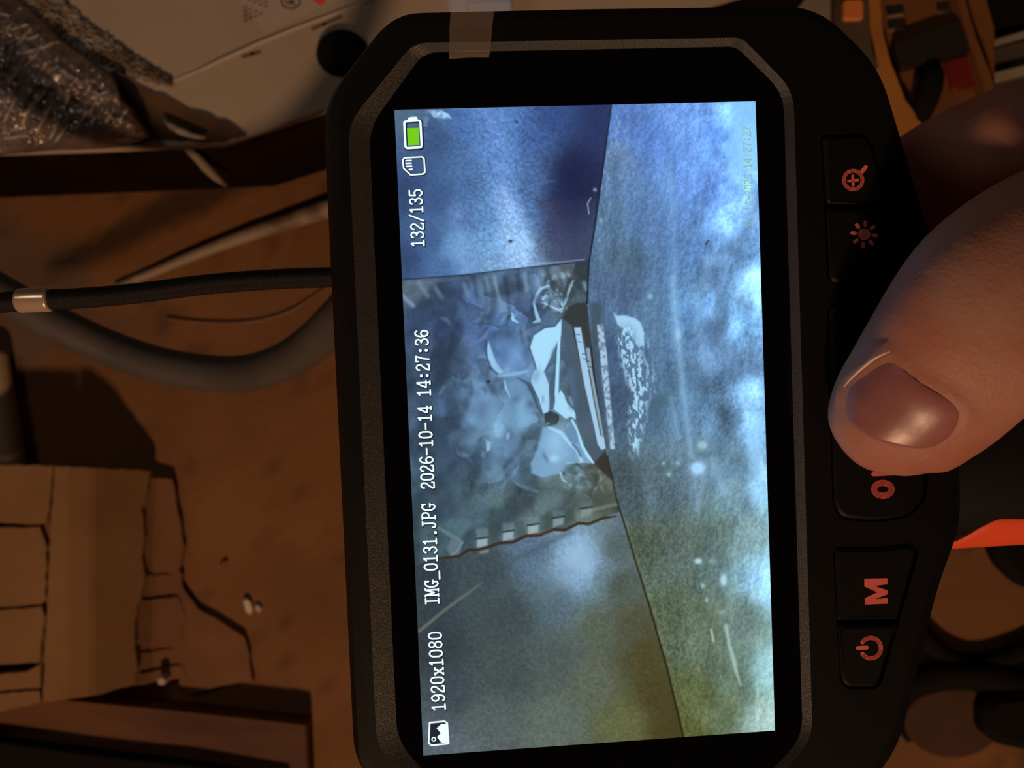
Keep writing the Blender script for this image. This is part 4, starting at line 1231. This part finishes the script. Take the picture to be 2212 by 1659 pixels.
# grey flaky strip along the foil
def strip_mesh(name, center, widths, z, h, m, rough=0.003, n=70, mseg=14, seed=1, **kw):
    C = spline(center, n); Wd = spline([(w,) for w in widths], n)[:, 0]
    o0 = fl(center[len(center) // 2][0], center[len(center) // 2][1], z)
    V, F = [], []
    rs = np.random.default_rng(seed)
    for i in range(n):
        d = C[min(i + 1, n - 1)] - C[max(i - 1, 0)]
        nv = np.array([-d[1], d[0]]) / (np.linalg.norm(d) + 1e-9)
        for k in range(mseg):
            f = k / (mseg - 1) * 2 - 1
            w = Wd[i] * (1 + 0.10 * rs.standard_normal())
            p = C[i] + nv * f * w / 2
            zz = z + (h * max(0, 1 - f * f) ** .5) * (0.75 + 0.25 * rs.random()) + rough * (rs.random() - .5) * (1 - f * f)
            V.append(fl(p[0], p[1], max(zz, z)) - o0)
    N = len(V)
    V += [Vector((v.x, v.y, z - o0.z)) for v in V]
    for i in range(n - 1):
        for k in range(mseg - 1):
            a = i * mseg + k
            F.append((a, a + 1, a + mseg + 1, a + mseg)); F.append((N + a, N + a + 1, N + a + mseg + 1, N + a + mseg))
    for i in range(n - 1):
        for k in (0, mseg - 1):
            a = i * mseg + k; F.append((a, a + mseg, N + a + mseg, N + a))
    for k in range(mseg - 1):
        for i in (0, n - 1):
            a = i * mseg + k; F.append((a, a + 1, N + a + 1, N + a))
    ob = mesh_obj(name, V, F, m, None, **kw)
    ob.location = o0
    return ob
strip_mesh('plaster_strip', [(20, -60), (90, 5), (150, 55), (215, 100), (265, 130), (320, 158), (370, 178)], [70, 80, 70, 62, 52, 36, 16], BH + .0002, .0022, M['fluff'], .0016, 90, 18, 3,
           label='ragged grey strip of flaking plaster beside the foil', cat='plaster strip')

# brown torn paper between foil and box edge
def ragged(pts, k, seed):
    rs = random.Random(seed); out = []
    n = len(pts)
    for i in range(n):
        a = pts[i]; b = pts[(i + 1) % n]
        L = math.hypot(b[0] - a[0], b[1] - a[1]); s = max(1, int(L / 14))
        for j in range(s):
            t = j / s
            out.append((a[0] + (b[0] - a[0]) * t + rs.uniform(-k, k), a[1] + (b[1] - a[1]) * t + rs.uniform(-k, k)))
    return out
prism('torn_paper', [bx(x, y, .0012) for x, y in ragged([(235, 150), (262, 162), (300, 188), (350, 205), (395, 232), (440, 246), (500, 268), (530, 290), (480, 306), (400, 300), (330, 300), (290, 265)], 3, 2)], .0012, M['rust'],
      label='torn rusty brown paper between the foil and the box edge', cat='paper')

# crinkled foil
def build_foil():
    top = [(-90, -90), (-20, -50), (40, 0), (95, 45), (140, 88), (200, 132), (245, 165), (262, 205), (295, 250), (322, 284)]
    bot = [(-90, 345), (-30, 338), (40, 330), (100, 323), (160, 320), (210, 318), (250, 315), (285, 310), (310, 303), (327, 295)]
    nu, nv = 150, 110
    T = spline(top, nu); B = spline(bot, nu)
    U = np.linspace(0, 1, nu); Vv = np.linspace(0, 1, nv)
    o0 = fl(60, 180, BH); o0 = Vector((o0.x, o0.y, BH))
    P = T[:, None, :] * (1 - Vv)[None, :, None] + B[:, None, :] * Vv[None, :, None]
    PX, PY = P[..., 0], P[..., 1]
    edge = np.clip(np.sin(np.pi * Vv), 0, 1)[None, :] ** .45 * np.clip((1 - U) * 5, 0, 1)[:, None] ** .6
    ca, sa = math.cos(.6), math.sin(.6)
    A = (PX * ca + PY * sa); Bq = (-PX * sa + PY * ca)
    cr = (1 - np.abs(fbm(A / 90, Bq / 38, 51, 3))) * .0034 + (1 - np.abs(fbm(A / 26, Bq / 60, 52, 3))) * .0026 + fbm(A / 12, Bq / 12, 53, 2) * .0009
    cr += (1 - np.abs(fbm(PX / 150, PY / 150, 54, 2))) * .004
    # a deep fold running down to the right
    fold = np.exp(-(seg_dist(PX, PY, [(-60, 150), (60, 195), (115, 235)], None) / 16) ** 2) * .004
    Z = BH + .001 + edge * (.004 + cr - fold * .8)
    Z = np.maximum(Z, BH + .0006)
    verts = [fl(PX[i, j], PY[i, j], Z[i, j]) - o0 for i in range(nu) for j in range(nv)]
    N = len(verts)
    verts += [Vector((v.x, v.y, .0003)) for v in verts]
    F = []
    for i in range(nu - 1):
        for j in range(nv - 1):
            a = i * nv + j
            F.append((a, a + 1, a + nv + 1, a + nv)); F.append((N + a, N + a + nv, N + a + nv + 1, N + a + 1))
    for i in range(nu - 1):
        for j in (0, nv - 1):
            a = i * nv + j; F.append((a, a + nv, N + a + nv, N + a))
    for j in range(nv - 1):
        for i in (0, nu - 1):
            a = i * nv + j; F.append((a, a + 1, N + a + 1, N + a))
    root = thing('foil_sheet', 'crinkled silver foil sheet with white fibre threads, far upper left', 'foil', o0)
    mesh_obj('foil_skin', verts, F, M['foil'], root)
    # reinforcing threads lying on the foil in two directions
    bv = BVHTree.FromPolygons([tuple(v) for v in verts[:N]], [f for f in F if max(f) < N and len(f) == 4])
    rs = random.Random(5)
    tv, tf = [], []
    hand_lines = [((5, 80), (32, 42)), ((22, 64), (64, 52)), ((42, 92), (70, 58)), ((56, 86), (84, 76)), ((0, 98), (34, 85)), ((38, 118), (108, 98)), ((60, 140), (98, 90)), ((14, 148), (28, 106)), ((80, 172), (100, 135)), ((155, 184), (172, 160)), ((184, 204), (200, 180)),
                  ((8, 264), (36, 208)), ((46, 272), (72, 224)), ((78, 290), (104, 238)), ((108, 300), (134, 250)), ((8, 300), (62, 292)), ((24, 282), (48, 274)), ((96, 262), (112, 232)), ((122, 132), (138, 98)), ((100, 96), (128, 92)), ((144, 90), (146, 92)), ((190, 146), (200, 134)), ((200, 152), (214, 148)), ((214, 166), (222, 158)), ((214, 204), (228, 200)), ((256, 262), (276, 236)), ((272, 228), (320, 274)), ((40, 20), (70, 10)), ((0, 30), (20, 34)), ((60, 240), (100, 200)), ((140, 240), (150, 205)), ((190, 255), (210, 215)), ((165, 280), (190, 240)), ((228, 265), (250, 230)), ((20, 180), (44, 150)), ((250, 305), (310, 300)), ((120, 306), (150, 270))]
    for a, b in hand_lines:
        pts, rd = [], []
        for k in range(9):
            t = k / 8
            x = a[0] + (b[0] - a[0]) * t + rs.uniform(-1.2, 1.2); y = a[1] + (b[1] - a[1]) * t + rs.uniform(-1.2, 1.2)
            w = fl(x, y, 0) - CAMP
            h = bv.ray_cast(CAMP - o0, w.normalized())
            if h[0] is not None:
                pts.append(h[0] + Vector((0, 0, .0002))); rd.append(.00042 * rs.uniform(.6, 1.2))
        if len(pts) > 2:
            v, f = tube_geo(pts, rd, 6)
            s = len(tv); tv += v; tf += [tuple(s + i for i in q) for q in f]
    mesh_obj('fibre_threads', tv, tf, M['thread'], root, smooth=True, label='short pale fibre threads across the foil', kind='stuff')
build_foil()
# pale slivers hanging near the foil tip
tube('paper_sliver', [fl(x, y, z) for x, y, z in ((385, 305, .088), (410, 325, .080), (432, 346, .070), (446, 362, .060), (466, 382, .050), (488, 400, .040))], [.0006, .0014, .0017, .0019, .0016, .0009], M['pale'], 8, label='long pale paper sliver hanging below the foil tip', cat='sliver')
tube('foil_shred', [fl(x, y, z) for x, y, z in ((352, 260, .0935), (370, 272, .0935), (392, 284, .0935), (420, 294, .0935), (445, 298, .0935))], [.0004, .0011, .0013, .0010, .0004], M['fluff'], 8, label='grey shred lying on the torn brown paper', cat='shred')

# ------------------------------------------------------------------ things on the floor, left
def floor_path(pts, r, n=60):
    return [fl(p[0], p[1], r * 1.02 + p[2]) for p in spline([(q[0], q[1], q[2] if len(q) > 2 else 0) for q in pts], n)]
tube('rubber_hose', [at(*p) for p in spline([(-1300, 250, .452), (-800, 290, .42), (-480, 370, .33), (-260, 480, .300), (-120, 560, .302), (-30, 614, .304), (60, 666, .306), (150, 714, .308), (250, 758, .310), (350, 790, .310), (450, 806, .308), (540, 805, .302), (620, 778, .292), (690, 728, .278), (760, 660, .258), (830, 610, .235), (900, 600, .205)], 130)], .0051, M['hose'], 24,
     label='thick grey rubber hose curving below the gooseneck cable', cat='hose')
tube('pale_rod', floor_path([(250, 618), (330, 588), (420, 550), (520, 512), (620, 478), (720, 446), (860, 400)], .0008, 50), list(np.linspace(.0014, .0046, 50)), M['pale_rod'], 16,
     label='worn pale rod slanting above the gooseneck cable', cat='rod')
tube('thin_wire', floor_path([(360, 688), (420, 695), (500, 698), (570, 690), (630, 670), (690, 632), (740, 600)], .0007, 50), .0007, M['wire'], 8, label='thin red-brown wire between cable and hose', cat='wire')
tube('beige_stick', floor_path([(-14, 760), (0, 850), (14, 930), (34, 1060), (50, 1180)], .0058, 30), .0058, M['beige'], 16, label='beige plastic stick sticking out above the cardboard', cat='stick')

def build_cardboard():
    zc = .040
    o = fl(200, 1250); o = Vector((o.x, o.y, 0))
    root = thing('cardboard_sheet', 'torn brown corrugated cardboard sheet with slits, lower left', 'cardboard', o)
    def P(pts, z):
        return [fl(x, y, max(.0035, float(np.interp(x, [-220, 140, 200, 330, 420], [.040, .040, .034, .010, .006])) + z - zc)) for x, y in pts]
    prism('middle_panel', P(ragged([(118, 1006), (322, 1016), (318, 1060), (306, 1100), (312, 1160), (305, 1200), (312, 1245), (302, 1290), (292, 1330), (290, 1400), (296, 1440), (290, 1478), (205, 1502), (92, 1518), (96, 1420), (102, 1290), (106, 1180), (112, 1090)], 1.6, 3), zc), .0032, M['card'], root, .0003, o)
    # left strips between the slits
    strips = [[(-220, 998), (114, 1006), (108, 1080), (100, 1128), (86, 1134), (-220, 1116)],
              [(-220, 1138), (86, 1139), (100, 1180), (98, 1290), (90, 1306), (-220, 1326)],
              [(-220, 1334), (90, 1311), (96, 1330), (88, 1400), (86, 1430), (-220, 1452)],
              [(-220, 1482), (60, 1450), (88, 1436), (88, 1486), (-220, 1506)],
              [(-220, 1513), (86, 1492), (90, 1516), (60, 1526), (-220, 1580)]]
    for k, s in enumerate(strips):
        prism('slit_strip', P(ragged(s, 1.3, 10 + k), zc - .0012 - (k % 2) * .0007), .003, M['card'], root, .0003, o)
    # lower layer on the right with stepped flutes
    steps = [[(318, 1030), (372, 1034), (384, 1100), (398, 1180), (388, 1230), (330, 1238), (312, 1214), (310, 1160), (310, 1090)],
             [(320, 1242), (380, 1240), (384, 1282), (310, 1290), (306, 1268)],
             [(300, 1296), (384, 1288), (402, 1330), (390, 1380), (296, 1392)],
             [(296, 1412), (388, 1396), (394, 1430), (300, 1450)],
             [(300, 1456), (392, 1436), (404, 1462), (330, 1474), (298, 1478)]]
    for k, s in enumerate(steps):
        prism('stepped_ply', P(ragged(s, 1.5, 30 + k), zc - .0030 - (k % 2) * .0012), .003, M['card_low'], root, .0003, o)
    prism('lower_ply', P(ragged([(92, 1020), (330, 1040), (392, 1240), (400, 1300), (396, 1464), (100, 1510)], 2, 41), zc - .0050), .0030, M['card_low'], root, .0003, o)
    f = prism('cardboard_flap', P(ragged([(392, 1262), (424, 1312), (470, 1338), (528, 1374), (536, 1400), (545, 1470), (470, 1484), (404, 1505), (384, 1478), (392, 1400)], 1.6, 51), .0085), .008, M['card_low'], None, .0004, (0, 0, 0),
          label='small brown cardboard flap with a cut corner beside the torn sheet', cat='cardboard')
build_cardboard()

PH = .013
prism('wood_plank', [fl(x, y, PH) for x, y in ((-300, 1470), (150, 1512), (400, 1536), (662, 1566), (668, 1700), (640, 1760), (-300, 1600))], PH, M['plank'], bevel=.0008, label='red-brown wooden plank along the lower left edge', cat='plank')
prism('dark_slab', [fl(x, y, .020) for x, y in ((-300, 1575), (0, 1602), (200, 1628), (420, 1654), (620, 1690), (600, 1900), (-300, 1900))], .020, M['black'], bevel=.001, label='black slab in front of the wooden plank, bottom left', cat='slab')
prism('white_crumb', [fl(x, y, .003) for x, y in ((524, 1298), (532, 1293), (541, 1300), (545, 1316), (540, 1328), (531, 1322))], .003, M['crumb'], bevel=.0005, label='larger pale crumb on the brown surface', cat='crumb')
prism('pale_crumb', [fl(x, y, .002) for x, y in ((550, 1308), (558, 1306), (565, 1316), (560, 1324), (552, 1318))], .002, M['sticker'], bevel=.0004, label='tiny pale crumb right beside the larger one', cat='crumb')
prism('grey_crumb', [fl(x, y, .0018) for x, y in ((474, 1222), (482, 1212), (490, 1210), (486, 1226), (478, 1234))], .0018, M['card_low'], bevel=.0003, label='small brownish crumb above the cut-corner flap', cat='crumb')
prism('pale_chip', [fl(x, y, .0125) for x, y in ((338, 1468), (350, 1462), (358, 1470), (354, 1480), (342, 1480))], .0125, M['sticker'], bevel=.0004, label='pale chip at the bottom edge of the torn cardboard', cat='chip')

# ------------------------------------------------------------------ upper right: amber tool body and boards
def build_amber():
    zt = .05
    o = fl(2000, 120); o = Vector((o.x, o.y, 0))
    root = thing('amber_tool', 'amber plastic tool body with raised rim, dark panel and red patch, upper right', 'tool', o)
    def P(pts, z): return [fl(x, y, z) for x, y in pts]
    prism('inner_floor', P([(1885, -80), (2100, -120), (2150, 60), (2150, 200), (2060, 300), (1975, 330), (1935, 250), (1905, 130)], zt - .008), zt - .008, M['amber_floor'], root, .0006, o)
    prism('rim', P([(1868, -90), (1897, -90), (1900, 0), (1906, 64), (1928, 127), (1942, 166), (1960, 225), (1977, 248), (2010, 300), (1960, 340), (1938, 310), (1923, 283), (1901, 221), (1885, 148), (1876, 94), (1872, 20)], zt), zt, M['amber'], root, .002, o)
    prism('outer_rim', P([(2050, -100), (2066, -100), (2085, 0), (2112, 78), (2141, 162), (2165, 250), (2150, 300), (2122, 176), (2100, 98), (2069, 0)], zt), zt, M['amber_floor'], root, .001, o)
    prism('dark_panel', P(round_poly([(1932, 92), (2074, 42), (2100, 110), (1948, 150)], 5, 4), zt - .002), .006, M['darkpanel'], root, .0005, o, label='dark rectangular panel')
    prism('red_patch', P(round_poly([(2040, 130), (2100, 116), (2118, 160), (2112, 188), (2060, 196)], 10, 4), zt - .0055), .003, M['redpatch'], root, .0005, o, label='dark red plastic patch')
    for k, (x, y) in enumerate(((1912, 14), (1916, 44), (2022, 6))):
        prism('slot', P(round_poly([(x, y), (x + 40, y - 5), (x + 43, y + 12), (x + 4, y + 18)], 4, 3), zt - .0076), .0008, M['darkpanel'], root, .0001, o)
        flat_obj('slot_mark', strokes_geo([([(x + 6, y + 23), (x + 36, y + 18)], 4)], 4, lambda a, b: fl(a, b, zt - .0078) - o, 3), M['pale'], root)
    tv = [fl(x, y, z) for x, y, z in ((2016, 140, .046), (2014, 160, .048), (2008, 190, .049), (2000, 220, .049), (1990, 246, .048), (1978, 272, .046), (1968, 300, .044))]
    tube('black_lever', tv, [.0028, .0044, .0048, .0044, .0038, .0030, .0016], M['black'], 14, label='black curved lever lying across the amber tool', cat='lever')
build_amber()
prism('grey_board', [fl(x, y, .046) for x, y in ((1690, -80), (1800, -80), (1800, 60), (1796, 130), (1740, 200), (1690, 200))], .046, M['pale'], bevel=.0005, label='pale grey board at the top edge, right of the monitor corner', cat='board')
kb = thing('key_box', 'dim brown box with an orange square key, top edge right', 'box', Vector((fl(1840, 40).x, fl(1840, 40).y, 0)))
prism('case', [fl(x, y, .05) for x, y in ((1801, -90), (1872, -90), (1884, 60), (1900, 150), (1850, 170), (1801, 120))], .05, M['dim_grey'], kb, .0008, kb.location)
prism('orange_key', [fl(x, y, .0525) for x, y in round_poly([(1822, -2), (1866, -2), (1866, 41), (1823, 42)], 8, 4)], .003, M['orange_key'], kb, .0005, kb.location, label='orange square key')
prism('dark_block', [fl(x, y, .02) for x, y in ((2096, -60), (2330, -110), (2330, 58), (2212, 70), (2122, 86))], .02, M['black'], bevel=.0006, label='black block at the upper right corner', cat='block')
prism('pale_strip', [fl(x, y, .024) for x, y in ((2126, 92), (2212, 66), (2330, 34), (2330, 48), (2212, 80), (2128, 104))], .024, M['pale'], bevel=.0004, label='narrow pale strip along the black corner block', cat='strip')
prism('grey_case', [fl(x, y, .022) for x, y in ((2128, 110), (2330, 54), (2330, 150), (2150, 200), (2140, 160))], .022, M['dim_grey'], bevel=.0006, label='dim grey case behind the index finger', cat='case')
prism('light_bar', [fl(x, y, .026) for x, y in ((2144, 158), (2330, 112), (2330, 132), (2150, 176))], .004, M['pale'], bevel=.0004, label='pale bar on the dim grey case', cat='bar')
prism('blue_paper', [fl(x, y, BH + .012) for x, y in ((960, -120), (1110, -120), (1104, 8), (1010, 12), (1004, 2), (968, 4))], .012, M['blue_paper'], bevel=.0003, label='pale blue paper pad behind the tape at the top edge', cat='paper')

# ------------------------------------------------------------------ lower right: black cords
tube('electric_cable', floor_path([(900, 900), (1300, 940), (1600, 1020), (1850, 1210), (1940, 1310), (1990, 1372), (2040, 1416), (2100, 1434), (2170, 1420), (2240, 1388), (2400, 1300), (2800, 1180), (3600, 1260)], .0042, 120), .0042, M['black'], 16, label='black cord curving below the orange strip', cat='cord')
tube('thick_electric_cable', floor_path([(1100, 2300), (1500, 1960), (1760, 1650), (1850, 1560), (1930, 1496), (2010, 1464), (2090, 1458), (2170, 1470), (2260, 1510), (2400, 1610), (2800, 1800), (3600, 1760)], .0062, 120), .0062, M['black'], 16, label='thick black cord arching across the lower right', cat='cord')
tube('cut_cable_end', floor_path([(1938, 1556), (1950, 1580), (1966, 1598)], .0016, 16), .0016, M['black'], 10, label='short black cord end beside the lower monitor corner', cat='cord')
def blob(name, px, h, seed, **kw):
    prism(name, [fl(x, y, h) for x, y in round_poly(px, 30, 5)], h, M['black'], bevel=.003, **kw)
blob('black_pouch', [(2146, 1160), (2160, 1215), (2190, 1250), (2230, 1280), (2340, 1290), (2340, 1100), (2150, 1100)], .012, 1, label='black pouch edge just below the orange strip', cat='pouch')
blob('black_plug', [(2128, 1530), (2130, 1590), (2160, 1612), (2230, 1626), (2340, 1620), (2340, 1470), (2200, 1500), (2150, 1510)], .016, 2, label='black plug at the lower right frame edge', cat='plug')
disc = [(1990 + 120, 1545)]
prism('brown_disc', [fl(2060 + 105 * math.cos(a), 1560 + 78 * math.sin(a), .004) for a in [2 * math.pi * k / 40 for k in range(40)]], .004, mat('dull_disc_brown', (0.085, 0.043, 0.026), .8, col2=(.065, .032, .018), scale=40, spec=.2), bevel=.0008, label='round dull brown disc standing in for darker floor under the thick cord', cat='pad')  # flat disc in place of a darker brown patch of floor
